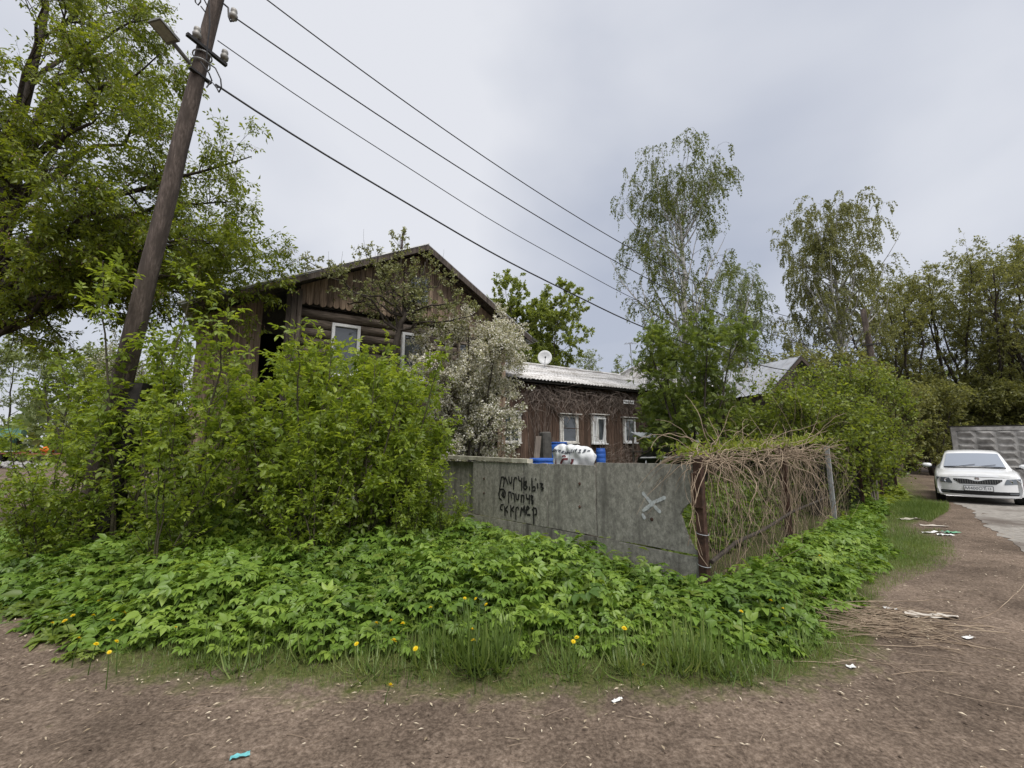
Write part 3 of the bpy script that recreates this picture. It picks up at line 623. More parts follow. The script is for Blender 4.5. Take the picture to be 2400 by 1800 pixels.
pC = sheet_panel([(2.99, 1.32), (4.47, 1.31), (4.47, .35), (2.99, .38)], -.002); pD = sheet_panel([(4.54, 1.30), (6.15, 1.28), (6.15, .3), (4.54, .34)], -.07)
sheet_panel([(6.2, 1.28), (7.6, 1.26), (7.6, .28), (6.2, .3)], -.05)
for a, b, zl, zr, y in ((-.02, 1.455, .425, .405, .012), (1.475, 2.985, .405, .37, .004), (3.0, 4.5, .365, .335, .008), (4.52, 6.15, .325, .29, -.05), (6.2, 7.6, .29, .27, -.04)): sheet_panel([(a, zl), (b, zr), (b, -.12), (a, -.12)], y)
MB().obox((2.86, -.10, 1.325), (3.4, 0, 0.02), (0, .12, 0), (0, 0, .065)).build('cap_beam', M['cap'], fence, label='pale weathered beam lying along the top')
for x, y in ((1600, 1208), (1660 - 132, 1217), (1359, 1134), (1359, 1188), (1135, 1122), (1135, 1156)):
    tt, zz = fpt(x, y)
    if tt > .3: MB().lathe([(.022, 0), (.022, .004), (.012, .011), (.011, .016)], 10, (tt, .003, zz), 'y').build('bolt', M['rust'], fence)
for tt in (1.46, 2.97, 4.5, 6.17): MB().obox((tt - .035, -.13, -.1), (.07, 0, 0), (0, .055, 0), (0, 0, 1.36)).build('stake', M['rust'], fence)
def ribbon(b, pts, w, y):
    """flat stroke of paint through (t,z) points in the fence plane"""
    P = [np.array(p, float) for p in pts]; Q = []
    for a, c_ in zip(P[:-1], P[1:]):
        k = max(1, int(np.linalg.norm(c_ - a) / .015))
        for i in range(k): Q.append(a + (c_ - a) * i / k)
    Q.append(P[-1]); V = []
    for i, q in enumerate(Q):
        t_ = Q[min(i + 1, len(Q) - 1)] - Q[max(i - 1, 0)]; t_ = t_ / (np.linalg.norm(t_) + 1e-9); nn = np.array([-t_[1], t_[0]])
        ww = w * (.5 if i in (0, len(Q) - 1) else rf.uniform(.85, 1.15)) / 2
        V += [(q[0] + nn[0] * ww, y, q[1] + nn[1] * ww), (q[0] - nn[0] * ww, y, q[1] - nn[1] * ww)]
    b.add(V, [(2 * i, 2 * i + 1, 2 * i + 3, 2 * i + 2) for i in range(len(Q) - 1)])
ST1 = [[(1270, 605), (1283, 530), (1298, 432), (1335, 428), (1345, 500), (1330, 605)], [(1345, 470), (1365, 432), (1395, 500), (1410, 555)], [(1425, 415), (1432, 500), (1458, 545), (1475, 505), (1480, 415)], [(1508, 655), (1514, 480), (1530, 442), (1558, 440), (1572, 478)],
       [(1595, 405), (1602, 485), (1640, 505)], [(1652, 435), (1647, 672)], [(1690, 420), (1684, 632)], [(1692, 525), (1738, 500), (1722, 548), (1692, 562), (1748, 598), (1722, 642), (1688, 628)], [(1785, 585), (1785, 660)], [(1826, 440), (1832, 690)], [(1840, 605), (1880, 592), (1886, 650), (1848, 672)],
       [(1925, 530), (1930, 635)], [(1893, 445), (1900, 492)], [(1962, 540), (2018, 548), (1984, 600), (2030, 620), (1990, 655)]]
ST2 = [[(1308, 832), (1262, 792), (1251, 712), (1280, 642), (1330, 638), (1366, 690), (1360, 762), (1332, 792)], [(1335, 668), (1300, 738), (1328, 772), (1342, 690)], [(1270, 605), (1262, 665)], [(1425, 885), (1424, 690), (1462, 688), (1474, 800)], [(1480, 702), (1518, 722), (1530, 860)], [(1545, 708), (1560, 812), (1588, 822), (1602, 718)],
       [(1640, 880), (1645, 742), (1690, 748), (1680, 872)], [(1730, 715), (1736, 800), (1772, 812)], [(1786, 728), (1780, 900)], [(1808, 738), (1836, 892)], [(1812, 738), (1846, 762), (1818, 812), (1850, 842), (1846, 892), (1818, 884)]]
ST3 = [[(1340, 905), (1292, 908), (1278, 980), (1318, 1002)], [(1352, 925), (1360, 1105)], [(1410, 925), (1366, 985), (1414, 1045)], [(1460, 905), (1462, 1120)], [(1520, 935), (1470, 990), (1515, 1030)], [(1546, 1168), (1550, 962), (1588, 948), (1602, 995)], [(1624, 1110), (1646, 955), (1672, 1012), (1695, 925), (1712, 1095)],
       [(1735, 1012), (1780, 962), (1752, 928), (1724, 1002), (1742, 1082), (1802, 1082)], [(1860, 1255), (1850, 960), (1900, 970), (1912, 1062), (1870, 1085)], [(1828, 1005), (1850, 972)]]
for st in (ST1, ST2, ST3):
    b = MB()
    for k, s_ in enumerate(st): ribbon(b, [fpt(1000 + x / 7.373, 1060 + y / 7.373) for x, y in s_], .03, .0075 + .0004 * k)
    b.build('spray_lettering', M['spray_black'], fence)
b = MB()
for k, s_ in enumerate((((1640, 452), (1700, 525), (1768, 595)), ((1802, 486), (1725, 520), (1642, 584)), ((1640, 600), (1660, 640)))): ribbon(b, [fpt(950 + x / 2.949, 1000 + y / 2.949) for x, y in s_], .042, .0065 + .0005 * k)
b.build('painted_cross', M['spray_white'], fence)

# ------------------------------------------------------------------ rusty post and wire fence along the lane
wf = thing('wire_fence', 'rusty wire fence with steel posts draped in dry vines', 'fence', (FP[0], FP[1], 0), math.atan2(RD[1], RD[0]))
SPAN = 2.88
pp = [(0.0, 1.46), (SPAN, 1.62), (2 * SPAN, 1.60), (3 * SPAN, 1.6), (4 * SPAN, 1.6), (5 * SPAN, 1.65)]
for k, (x, h) in enumerate(pp):
    ln = (.0, .03, -.04, .05, -.03, .02)[k]; r = .042 if k < 2 else .036
    b = MB().obox((x - r, -r, -.3), (2 * r, 0, 0), (0, 2 * r, 0), (ln, 0, h + .3)); p_ = b.build('post', M['rust'] if k != 2 else M['galv'], wf)
    if k == 0:
        MB().obox((-.075, -.055, .95), (.03, 0, 0), (0, .11, 0), (0, 0, .36)).build('clamp', M['rust'], p_)
        for zz in (.36, .68): MB().tube([(.065 * math.cos(a), .065 * math.sin(a) , zz + .01 * math.sin(a)) for a in np.linspace(0, 6.28, 13)], .004, 4, False).build('wire_tie', M['galv'], p_)
b = MB()
for k in range(5):
    x0 = k * SPAN
    for i in range(40):
        xa = x0 + SPAN * i / 40
        b.tube([(xa, 0, 1.42), (xa + .35, .004, .75), (xa, 0, .08)], .0016, 3, False); b.tube([(xa, .004, 1.42), (xa - .35 if xa > .36 else .0, 0, .75), (xa, .004, .08)], .0016, 3, False)
b.build('wire_mesh', M['steel_dark'], wf, kind='stuff')
for zz in (1.44,): MB().tube([(SPAN * 5 * i / 20, 0, zz + .03 * math.sin(i * 2.1)) for i in range(21)], .006, 5).build('top_wire', M['rust'], wf)
MB().tube([(.02, -.07, .40), (.7, -.07, .50), (1.7, -.06, .52), (2.9, -.06, .62), (5.0, -.05, .66)], [.024, .022, .02, .02, .015], 7).build('rail', M['bark'], wf)
# old pickets leaning against the fence line further on
for k in range(6):
    q = FP + RD * (3 * SPAN + .55 + .12 * k); z0 = float(hz(*q))
    o = MB().prism([(-.045, 0, 0), (.045, 0, 0), (.045, 0, .98 + .06 * (k % 3)), (0, 0, 1.05 + .06 * (k % 3)), (-.045, 0, .98 + .06 * (k % 3))], (0, .02, 0)).build('picket', M['oldwood'], wf, False, (3 * SPAN + .55 + .12 * k, -.14, .0)); o.rotation_euler = (0.06 * rf.uniform(-1, 1), rf.uniform(-.08, .08), 0)

# ------------------------------------------------------------------ utility pole with lamp, second pole, wires
def pole_at(t_): return at(179, 1322, 6.1).lerp(at(532, -100, 6.1), t_)
PB = pole_at(0); PB.z = 0.0
pole = thing('utility_pole', 'tall leaning wooden utility pole carrying wires and a street lamp', 'utility pole', PB)
def lp(v): return Vector(v) - PB
n = 14; b = MB(); b.tube([lp(pole_at(i / n)) + Vector((rf.uniform(-.008, .008), 0, -.4 if i == 0 else 0)) for i in range(n + 1)], [.145 - .052 * i / n + rf.uniform(-.003, .003) for i in range(n + 1)], 18); b.build('shaft', M['pole'], pole, True)
d0 = (pole_at(1) - pole_at(0)).normalized()
b = MB(); s0 = Vector((.30, -.05, -.4)); b.obox(s0 - Vector((.09, .09, 0)), (.18, 0, 0), (0, .18, 0), d0 * 2.9); b.build('stub', M['stub'], pole)
for q in (1.2, 2.1):
    c_ = d0 * q + Vector((.14, -.02, 0)); MB().tube([c_ + Vector((.34 * math.cos(a), .2 * math.sin(a), 0)) for a in np.linspace(0, 6.28, 17)], .012, 5, False).build('strap', M['rust'], pole)
def zat(x, y, z):
    d = ray(x, y); t_ = (z - EYE) / d[2]; return Vector((d[0] * t_, d[1] * t_, z))
z1 = at(440, 81, 5.78).z
ca0, ca1 = lp(zat(440, 81, z1)), lp(zat(533, 155, z1)); ax = ca1 - ca0; sd_ = ax.cross(Vector((0, 0, 1))).normalized()
MB().obox(ca0, ax, -sd_ * .06, (0, 0, .05)).build('crossarm', M['steel_dark'], pole)
z2 = at(447, 158, 5.9).z; cb0, cb1 = lp(zat(447, 158, z2)), lp(zat(497, 196, z2)); MB().obox(cb0, cb1 - cb0, -sd_ * .07, (0, 0, .03)).build('bracket', M['steel_dark'], pole)
INS = [(0, .0), (.018, .0), (.018, .05), (.055, .05), (.062, .10), (.05, .13), (.035, .15), (.05, .17), (.045, .21), (.0, .215)]
ins_me = MB().lathe(INS, 14).mesh('insulator', True)
for c_ in (ca0 + ax * .22, ca0 + ax * .93): put('insulator', ins_me, M['porcelain'], pole, c_ - sd_ * .03 + Vector((0, 0, .05)))
hk = lp(at(547, 42, 6.0)); put('insulator', ins_me, M['porcelain'], pole, hk + Vector((0, 0, -.06)))
MB().tube([lp(at(523, 8, 6.1)), lp(at(535, 18, 6.05)), lp(at(536, 40, 6.02)), lp(at(540, 50, 6.0)), hk + Vector((0, 0, -.05))], .014, 6).build('hook', M['steel_dark'], pole)
for q in (135, 149):
    pc = pole_at((1322 - q - 30) / 1422.0)
    t_ = min(range(200), key=lambda i: abs((lambda P: 900 - F_PX * ((P.z - EYE) * CP - P.y * SP) / (P.y * CP + (P.z - EYE) * SP))(pole_at(i / 200)) - q)) / 200
    pc = lp(pole_at(t_)); MB().tube([pc + Vector((.128 * math.cos(a), .128 * math.sin(a), .012 * math.cos(a))) for a in np.linspace(0, 6.28, 21)], .011, 5, False).build('band', M['galv'], pole)
la, lb, lc = at(446, 150, 6.0), at(407, 102, 5.75), at(360, 47, 5.45)
MB().tube([lp(la), lp(la.lerp(lb, .3)), lp(lb)], .032, 8).build('lamp_arm', M['steel_grey'], pole)
dd = (lc - lb); wv = dd.cross(Vector((0, 0, 1))).normalized() * .12; up = wv.cross(dd).normalized() * .07
if up.z < 0: up = -up
hd = MB(); q0 = lp(lb)
hd.add([q0 - wv, q0 + wv, q0 + dd + wv, q0 + dd - wv, q0 - wv * .8 + up, q0 + wv * .8 + up, q0 + dd + wv * .8 + up * .7, q0 + dd - wv * .8 + up * .7], [(0, 1, 2, 3), (7, 6, 5, 4), (0, 4, 5, 1), (1, 5, 6, 2), (2, 6, 7, 3), (3, 7, 4, 0)])
head = hd.build('lamp_head', M['steel_grey'], pole)
MB().add([q0 + dd * .12 - wv * .8 - up * .05, q0 + dd * .12 + wv * .8 - up * .05, q0 + dd * .93 + wv * .8 - up * .05, q0 + dd * .93 - wv * .8 - up * .05], [(0, 1, 2, 3)]).build('lens', M['porcelain'], head)
for c_ in (((489, -20, 5.93), (492, 60, 5.93), (487, 100, 5.93), (484, 140, 5.95)), ((484, 145, 5.95), (505, 160, 5.95), (517, 185, 5.95), (519, 205, 5.97), (513, 216, 6), (507, 204, 6.05), (505, 198, 6.1)), ((456, -30, 6.0), (458, 5, 6.0), (464, 12, 6.0), (470, 4, 6.0), (471, -20, 6.0)), ((475, -8, 6.0), (486, 14, 6.0)), ((471, 15, 6.0), (480, 27, 6.0)), ((470, 145, 5.95), (490, 172, 5.98), (497, 190, 6.05)), ((484, 205, 5.98), (495, 190, 6.0), (507, 205, 6.05), (515, 205, 6.05))):
    MB().tube([lp(at(*q)) for q in c_], .011, 5).build('cable_loop', M['cable'], pole)
P2 = gnd(2052, 1140); P2 = Vector((18.05, 21.0, 0.2))
pole2 = thing('utility_pole', 'distant upright utility pole half hidden by the birch and shrubs', 'utility pole', P2)
MB().tube([(0.25, 0, -.4), (.1, 0, 4), (-.15, 0, 8.3)], [.17, .15, .12], 12).build('shaft', M['pole'], pole2, True)
MB().obox((-.5, -.16, 6.35), (.95, 0, .1), (0, .07, 0), (0, 0, .07)).build('crossarm', M['steel_dark'], pole2)
for x in (-.42, 0.36): put('insulator', ins_me, M['porcelain'], pole2, (x, -.13, 6.45))
for zz in (5.55, 5.7, 5.62): MB().tube([(.03 + .16 * math.cos(a), .16 * math.sin(a), zz) for a in np.linspace(0, 6.28, 13)], .02, 5, False).build('band', M['galv'], pole2)
WIRES = [((505, 198, 6.1), 858, 1.85, .022, 'thick black twisted service cable slung lowest between the poles'), ((510, 95, 6.1), 842, 1.75, .011, 'thin dark wire running next above the thick cable'),
         ((553, 43, 6.0), 826, 1.40, .015, 'dark wire tied to the porcelain insulator on the hook'), ((600, -20, 6.1), 754, 1.85, .014, 'highest dark wire slung between the poles')]
for S, ye, h, r, lab in WIRES:
    a, b_ = at(*S), at(2030, ye, 21.0); pts = []
    for i in range(49):
        t_ = i / 48; q = a.lerp(b_, t_); q.z -= 4 * h * t_ * (1 - t_) + (.012 * math.sin(40 * t_) if r < .012 or r > .02 else 0); pts.append(q)
    MB().tube(pts, r * .8, 5).build('power_line', M['cable'], None, True, label=lab, category='cable', group='wires between the two utility poles')

# ------------------------------------------------------------------ things in the yard behind the fence
def gz(x, y): return float(hz(x, y))
def barrel(name, label, x, y, z, h, r, lid=True):
    o = thing(name, label, 'barrel', (x, y, z), 0.4, 'blue plastic barrels in the yard')
    MB().lathe([(r * .9, 0), (r * .97, .03), (r, h * .2), (r * 1.02, h * .33), (r * .985, h * .35), (r * 1.02, h * .37), (r * 1.03, h * .5), (r * 1.02, h * .63), (r * .985, h * .65), (r * 1.02, h * .67), (r * .97, h * .86), (r * .86, h * .95)], 24).build('body', M['blue'], o, True)
    MB().lathe([(r * .84, h * .945), (r * .93, h * .95), (r * .93, h * .985), (r * .86, h), (r * .3, h * .99)], 24).build('lid', M['blue'], o)
    return o
q = at(1272, 1080, 8.6); barrel('plastic_barrel', 'bright blue plastic barrel with a lid just behind the fence', q.x, q.y, gz(q.x, q.y), 1.06, .29)
q = at(1308, 1040, 13.6); zst = gz(q.x, q.y)
barrel('plastic_barrel', 'dark blue rain barrel raised on blocks under the house window', q.x, q.y, zst + .42, .96, .31)
st = thing('block_stand', 'low stand of grey blocks carrying the rain barrel', 'stand', (q.x, q.y, zst - .03))
for k in range(4): MB().cbox((-.2 + .4 * (k % 2), -.2 + .4 * (k // 2), .22), (.38, .38, .45), .015).build('block', M['concrete'], st)
q = at(1408, 1066, 9.4)
barrel('plastic_drum', 'small upright blue plastic drum standing on a rough plank bench', q.x, q.y, 1.22, .33, .105)
be = thing('plank_bench', 'rough grey plank bench carrying a small blue drum', 'bench', (q.x, q.y, gz(q.x, q.y)), .3)
zz = 1.22 - gz(q.x, q.y)
MB().box((.2, 0, zz - .02), (1.5, .34, .04)).build('top', M['oldwood'], be)
for sx in (-.45, .85):
    for sy in (-.12, .12): MB().box((sx, sy, (zz - .04) / 2 - .02), (.06, .06, zz), ).build('leg', M['oldwood'], be)
# white sack with handwriting, sitting on an upturned crate
PS = FP + np.array([.788, .616]) * .26
OUT = [(1295, 1058), (1297, 1053), (1303, 1047), (1312, 1041), (1320, 1040), (1328, 1044), (1338, 1041), (1347, 1044), (1362, 1046), (1378, 1047), (1388, 1053), (1392, 1061), (1397, 1068), (1396, 1078), (1393, 1086), (1390, 1096), (1375, 1101), (1345, 1102), (1318, 1101), (1303, 1098), (1300, 1086), (1297, 1070)]
OS = [on_plane(x, y, PS, FD) for x, y in OUT]; CS = np.mean(OS, axis=0); OA = np.array([math.atan2(z - CS[1], t_ - CS[0]) for t_, z in OS]); OR = np.array([math.hypot(t_ - CS[0], z - CS[1]) for t_, z in OS])
od = np.argsort(OA); OA, OR = OA[od], OR[od]
def sackd(t_, z):
    """depth of the sack's face at a point of its plane"""
    r = math.hypot(t_ - CS[0], z - CS[1]) / np.interp(math.atan2(z - CS[1], t_ - CS[0]), OA, OR, period=2 * math.pi)
    w = .012 * math.sin(31 * t_ + 9 * z) * math.cos(23 * z - 7 * t_) + .010 * math.sin(14 * t_ - 26 * z + 1.0) + .006 * math.sin(60 * t_ + 20 * z)
    return .10 * max(0.0, 1 - r ** 3) ** .6 + w * min(1, max(0, 1.15 - r) * 4)
sroot = thing('white_sack', 'lumpy white woven sack with handwriting sitting behind the fence', 'sack', (PS[0], PS[1], 0), math.atan2(FD[1], FD[0]))
V, Fc = [], []; NR, NA = 16, 72
for side in (1, -1):
    for i in range(NR + 1):
        for j in range(NA):
            a = -math.pi + 2 * math.pi * j / NA; R_ = float(np.interp(a, OA, OR, period=2 * math.pi)) * i / NR
            t_, z = CS[0] + R_ * math.cos(a), CS[1] + R_ * math.sin(a); V.append((t_, side * sackd(t_, z) * (1 if side > 0 else .8), z))
nn = (NR + 1) * NA
for s_ in range(2):
    for i in range(NR):
        for j in range(NA): f = (s_ * nn + i * NA + j, s_ * nn + i * NA + (j + 1) % NA, s_ * nn + (i + 1) * NA + (j + 1) % NA, s_ * nn + (i + 1) * NA + j); Fc.append(f if s_ else f[::-1])
MB().add(V, Fc).build('bag', M['sack'], sroot, True)
def sack_stroke(b, pts, w, k):
    P = [np.array(on_plane(1280 + x / 15.8, 1020 + y / 15.8, PS, FD)) for x, y in pts]; Q = []
    for a, c_ in zip(P[:-1], P[1:]):
        m_ = max(1, int(np.linalg.norm(c_ - a) / .008))
        for i in range(m_): Q.append(a + (c_ - a) * i / m_)
    Q.append(P[-1]); V = []
    for i, q in enumerate(Q):
        t_ = Q[min(i + 1, len(Q) - 1)] - Q[max(i - 1, 0)]; t_ = t_ / (np.linalg.norm(t_) + 1e-9); n_ = np.array([-t_[1], t_[0]]) * w / 2
        for s_ in (1, -1): e = q + s_ * n_; V.append((e[0], sackd(*e) + .004 + .0003 * k, e[1]))
    b.add(V, [(2 * i, 2 * i + 1, 2 * i + 3, 2 * i + 2) for i in range(len(Q) - 1)])
b = MB()
for k, s_ in enumerate([[(300, 625), (330, 590), (440, 480), (460, 600)], [(300, 600), (420, 610), (400, 640)], [(500, 525), (450, 530), (430, 590), (470, 605), (500, 560), (495, 525)], [(570, 545), (525, 550), (515, 600), (560, 605)], [(590, 545), (640, 545), (612, 620)], [(700, 545), (655, 560), (650, 615), (690, 625), (722, 580), (700, 545)], [(765, 665), (800, 580), (830, 590), (800, 630), (815, 680)], [(840, 690), (870, 610)], [(870, 700), (895, 640)], [(895, 640), (905, 690), (945, 600)], [(950, 700), (975, 600)], [(975, 650), (1010, 640)], [(1005, 700), (1035, 620)], [(1045, 640), (1015, 680), (1040, 690)],
                        [(1105, 545), (1150, 530), (1130, 590), (1095, 640), (1150, 640)], [(1180, 660), (1215, 520)], [(1310, 510), (1265, 540), (1262, 590), (1300, 585), (1330, 530), (1310, 510)], [(1385, 550), (1420, 530), (1405, 640)], [(1370, 640), (1440, 640)], [(1555, 560), (1510, 580), (1520, 540), (1570, 535), (1555, 600), (1490, 640)], [(1620, 590), (1660, 560), (1690, 570), (1670, 600)]]): sack_stroke(b, s_, .014, k)
b.build('handwriting', M['ink'], sroot)
b = MB()
for k, s_ in enumerate([[(500, 840), (485, 950), (488, 1060)], [(980, 875), (850, 880), (770, 920), (700, 1000), (675, 1060)], [(1145, 880), (1140, 980), (1090, 1080)], [(780, 780), (850, 750), (905, 800)]]): sack_stroke(b, s_, .034 if k < 3 else .022, k)
b.build('painted_strokes', M['ink_red'], sroot)
zc = min(z for _, z in OS) + .06; cx, cy = PS + FD * CS[0] + np.array([.788, .616]) * .02
cr = thing('wooden_crate', 'upright plank crate behind the fence carrying the white sack', 'crate', (cx, cy, gz(cx, cy) - .02), math.atan2(FD[1], FD[0]))
hh = zc - gz(cx, cy)
for sy in (-.17, .15):
    for k in range(4): MB().obox((-.36, sy, .02 + k * hh / 4), (.72, 0, 0), (0, .02, 0), (0, 0, hh / 4 - .03)).build('slat', M['oldwood'], cr)
for sx in (-.36, .32): MB().obox((sx, -.148, 0), (.04, 0, 0), (0, .296, 0), (0, 0, hh)).build('end_board', M['oldwood'], cr)
MB().obox((-.36, -.17, hh), (.72, 0, 0), (0, .34, 0), (0, 0, .02)).build('top', M['oldwood'], cr)
# leaning concrete pillar and plank
q = at(1283, 1045, 10.2); cpz = gz(q.x, q.y)
cp_ = MB().cbox((0, 0, .78), (.24, .2, 1.62), .03).build('concrete_pillar', M['pillar'], None, False, (q.x, q.y, cpz), .5, label='dark stained concrete gatepost standing between barrel and sack', category='pillar'); cp_.rotation_euler = (0.02, -.05, .5)
q = at(1254, 1060, 9.0); pk = MB().obox((-.06, -.015, -.03), (.12, 0, 0), (.0, .03, 0), (.18, .1, 1.5)).build('plank', M['oldwood'], None, False, (q.x - .08, q.y - .1, gz(q.x, q.y)), 0.2, label='grey plank leaning beside the bright blue barrel', category='plank')
# little lean-to table with a white sheet top
q = at(1512, 1030, 12.0); gq = gz(q.x, q.y); lt_ = thing('lean_to', 'small lean-to with tilted white metal sheet on thin posts', 'shelter', (q.x, q.y, gq), .35)
sh2 = wave_sheet('roof_sheet', .62, .5, .12, .008, .005); o = put('roof_sheet', sh2, M['white_frame'], lt_, (-.3, -.25, 1.6 + .23 - gq)); o.rotation_euler = (.32, .02, 0)
for sx in (-.26, .27):
    for sy in (-.2, .2): MB().box((sx, sy, (1.75 - gq + .3 * sy) / 2), (.04, .04, 1.75 - gq + .3 * sy)).build('post', M['oldwood'], lt_)
MB().box((0, 0, 1.1), (.66, .5, .03)).build('shelf', M['oldwood'], lt_)
MB().box((.1, .02, 1.18), (.18, .14, .12)).build('box', M['oldwood'], lt_)
q = at(1560, 1062, 10.5); gq = gz(q.x, q.y); b = MB(); rt = random.Random(3); NX = 12
V = [((i / NX - .5) * 1.5, .25 * math.sin(j * .9) + rt.uniform(-.06, .06), .1 + j * .23 - .02 * (i - 6) ** 2 * (j > 3) * .35 + rt.uniform(-.05, .05)) for j in range(6) for i in range(NX + 1)]
b.add(V, [(j * (NX + 1) + i, j * (NX + 1) + i + 1, (j + 1) * (NX + 1) + i + 1, (j + 1) * (NX + 1) + i) for j in range(5) for i in range(NX)])
tp = thing('black_tarp', 'crumpled black plastic tarp hung over pipes in the yard', 'tarp', (q.x, q.y, gq)); b.build('sheet', M['tarp'], tp, True)
for sx in (-.6, -.25, .6): MB().tube([(sx - .12, -.28, -.05), (sx + .1, -.12, 1.05)], .018, 6).build('pipe', M['galv'], tp)
MB().tube([(-.7, -.2, .98), (.9, -.1, 1.0)], .018, 6).build('pipe', M['galv'], tp)

# ------------------------------------------------------------------ white car parked on the lane
M['carpaint'] = pm('white car paint', [(0.72, 0.73, 0.74), (0.80, 0.81, 0.82)], 3, 0.28, 0.0, spec=0.5, coat=0.6)
M['carblack'] = pm('black plastic trim', [(0.010, 0.010, 0.011), (0.022, 0.022, 0.024)], 12, 0.45, 0.05)
M['tyre'] = pm('tyre rubber', [(0.012, 0.012, 0.012), (0.03, 0.03, 0.03)], 12, 0.9, 0.2)
M['alloy'] = pm('alloy rim', [(0.35, 0.36, 0.37), (0.5, 0.5, 0.51)], 8, 0.35, 0.0, metal=0.7)
M['carglass'] = glassmat('windscreen', (0.24, 0.27, 0.32), 0.06)  # pale blue-grey base colour stands in for reflected sky
M['lampglass'] = glassmat('headlamp', (0.11, 0.125, 0.14), 0.12)
M['chrome'] = pm('chrome', [(0.6, 0.6, 0.62), (0.7, 0.7, 0.72)], 8, 0.15, 0.0, metal=1.0)
cpos = Vector((12.75, 11.95, 0)); chead = math.atan2(-cpos.y, -cpos.x) + math.radians(1.5)
car = thing('parked_car', 'white sedan parked nose-on at the side of the lane', 'car', (cpos.x, cpos.y, gz(cpos.x, cpos.y)), chead)
ST = [(-.16, .80, .20, .73), (-.35, .835, .19, .80), (-.6, .85, .18, .855), (-.95, .853, .18, .905), (-1.25, .853, .18, .945), (-2.0, .853, .18, .965), (-3.0, .853, .18, .985), (-3.8, .845, .2, 1.0), (-4.2, .80, .26, .99), (-4.36, .72, .34, .92)]
V, Fc = [], []
for (x, w, zb, zt) in ST:
    half = [(0, zb), (w * .8, zb), (w * .96, zb + .08), (w, zb + .24), (w * .995, zt - .22), (w * .975, zt - .09), (w * .90, zt - .025), (w * .72, zt), (w * .36, zt + .02), (0, zt + .025)]
    prof = half + [(-y, z) for y, z in half[-2:0:-1]]
    V += [(x, y, z) for y, z in prof]
n = 18
for i in range(len(ST) - 1): Fc += [(i * n + j, i * n + (j + 1) % n, (i + 1) * n + (j + 1) % n, (i + 1) * n + j) for j in range(n)]
Fc += [tuple(range(n)), tuple(range((len(ST) - 1) * n + n - 1, (len(ST) - 1) * n - 1, -1))]
body = MB().add(V, Fc).build('body', M['carpaint'], car, True)
def fx(y, z): return .0 - .24 * (abs(y) / .82) ** 3.2 - .42 * max(0.0, z - .55) ** 1.6 - .5 * max(0, .36 - z) ** 1.5
def patch(name, y0, y1, zb, zt, off, mat, parent, ny=20, nz_=6, smooth=True):
    V = []
    for i in range(ny + 1):
        y = y0 + (y1 - y0) * i / ny; a, b_ = zb(y), zt(y)
        for j in range(nz_ + 1): z = a + (b_ - a) * j / nz_; V.append((fx(y, z) + off, y, z))
    return MB().add(V, [(i * (nz_ + 1) + j, (i + 1) * (nz_ + 1) + j, (i + 1) * (nz_ + 1) + j + 1, i * (nz_ + 1) + j + 1) for i in range(ny) for j in range(nz_)]).build(name, mat, parent, smooth)
bump_ = patch('bumper', -.82, .82, lambda y: .215 + .04 * (abs(y) / .82) ** 2, lambda y: .745 - .03 * (abs(y) / .82) ** 2, 0.0, M['carpaint'], car, 36, 16)
gt = lambda y: .70 - .055 * math.exp(-(y / .13) ** 2); 
gr = patch('grille', -.46, .46, lambda y: .565 + .10 * max(0, abs(y) - .34) / .12, gt, .008, M['carblack'], car, 30, 4)
for k in range(19):
    y = -.42 + .84 * k / 18; zlo, zhi = .575 + .10 * max(0, abs(y) - .34) / .12, gt(y) - .01
    if zhi - zlo > .03: MB().add([(fx(y, zlo) + .018, y - .006, zlo), (fx(y, zlo) + .018, y + .006, zlo), (fx(y, zhi) + .018, y + .006, zhi), (fx(y, zhi) + .018, y - .006, zhi)], [(0, 1, 2, 3)]).build('slat', M['steel_grey'], gr)
for sg in (-1, 1):
    a, b_ = sorted((sg * .49, sg * .80))
    hl = patch('headlight', a, b_, lambda y: .565 + .03 * (abs(y) - .49) / .31, lambda y: .705 + .02 * (abs(y) - .49) / .31 if abs(y) > .54 else .60 + .105 * (abs(y) - .49) / .05, .010, M['lampglass'], car, 12, 4)
    MB().lathe([(.038, 0), (.05, .012), (.045, .014), (.02, .004)], 14, (fx(.6, .64) - .002, sg * .60, .642), 'x').build('lamp_bowl', M['chrome'], hl)
    patch('fog_lamp', *sorted((sg * .56, sg * .74)), lambda y: .315, lambda y: .355, .016, M['lampglass'], car, 6, 2)
    mr_ = MB().cbox((0, 0, 0), (.12, .22, .13), .035).build('mirror', M['carpaint'], car, True, (-1.42, sg * 1.0, 1.01)); MB().box((0.02, -sg * .12, -.05), (.06, .14, .05)).build('mirror_arm', M['carblack'], mr_)
patch('lower_intake', -.74, .74, lambda y: .275 + .015 * (abs(y) / .7), lambda y: .375 - .0 * abs(y), .009, M['carblack'], car, 28, 3)
patch('front_lip', -.76, .76, lambda y: .225, lambda y: .268 + .015 * abs(y), .012, M['carpaint'], car, 24, 2)
pt = MB().box((.028, 0, .45), (.012, .53, .118)).build('number_plate', M['white_frame'], car)
MB().box((.024, 0, .45), (.012, .555, .142)).build('plate_holder', M['carblack'], car)
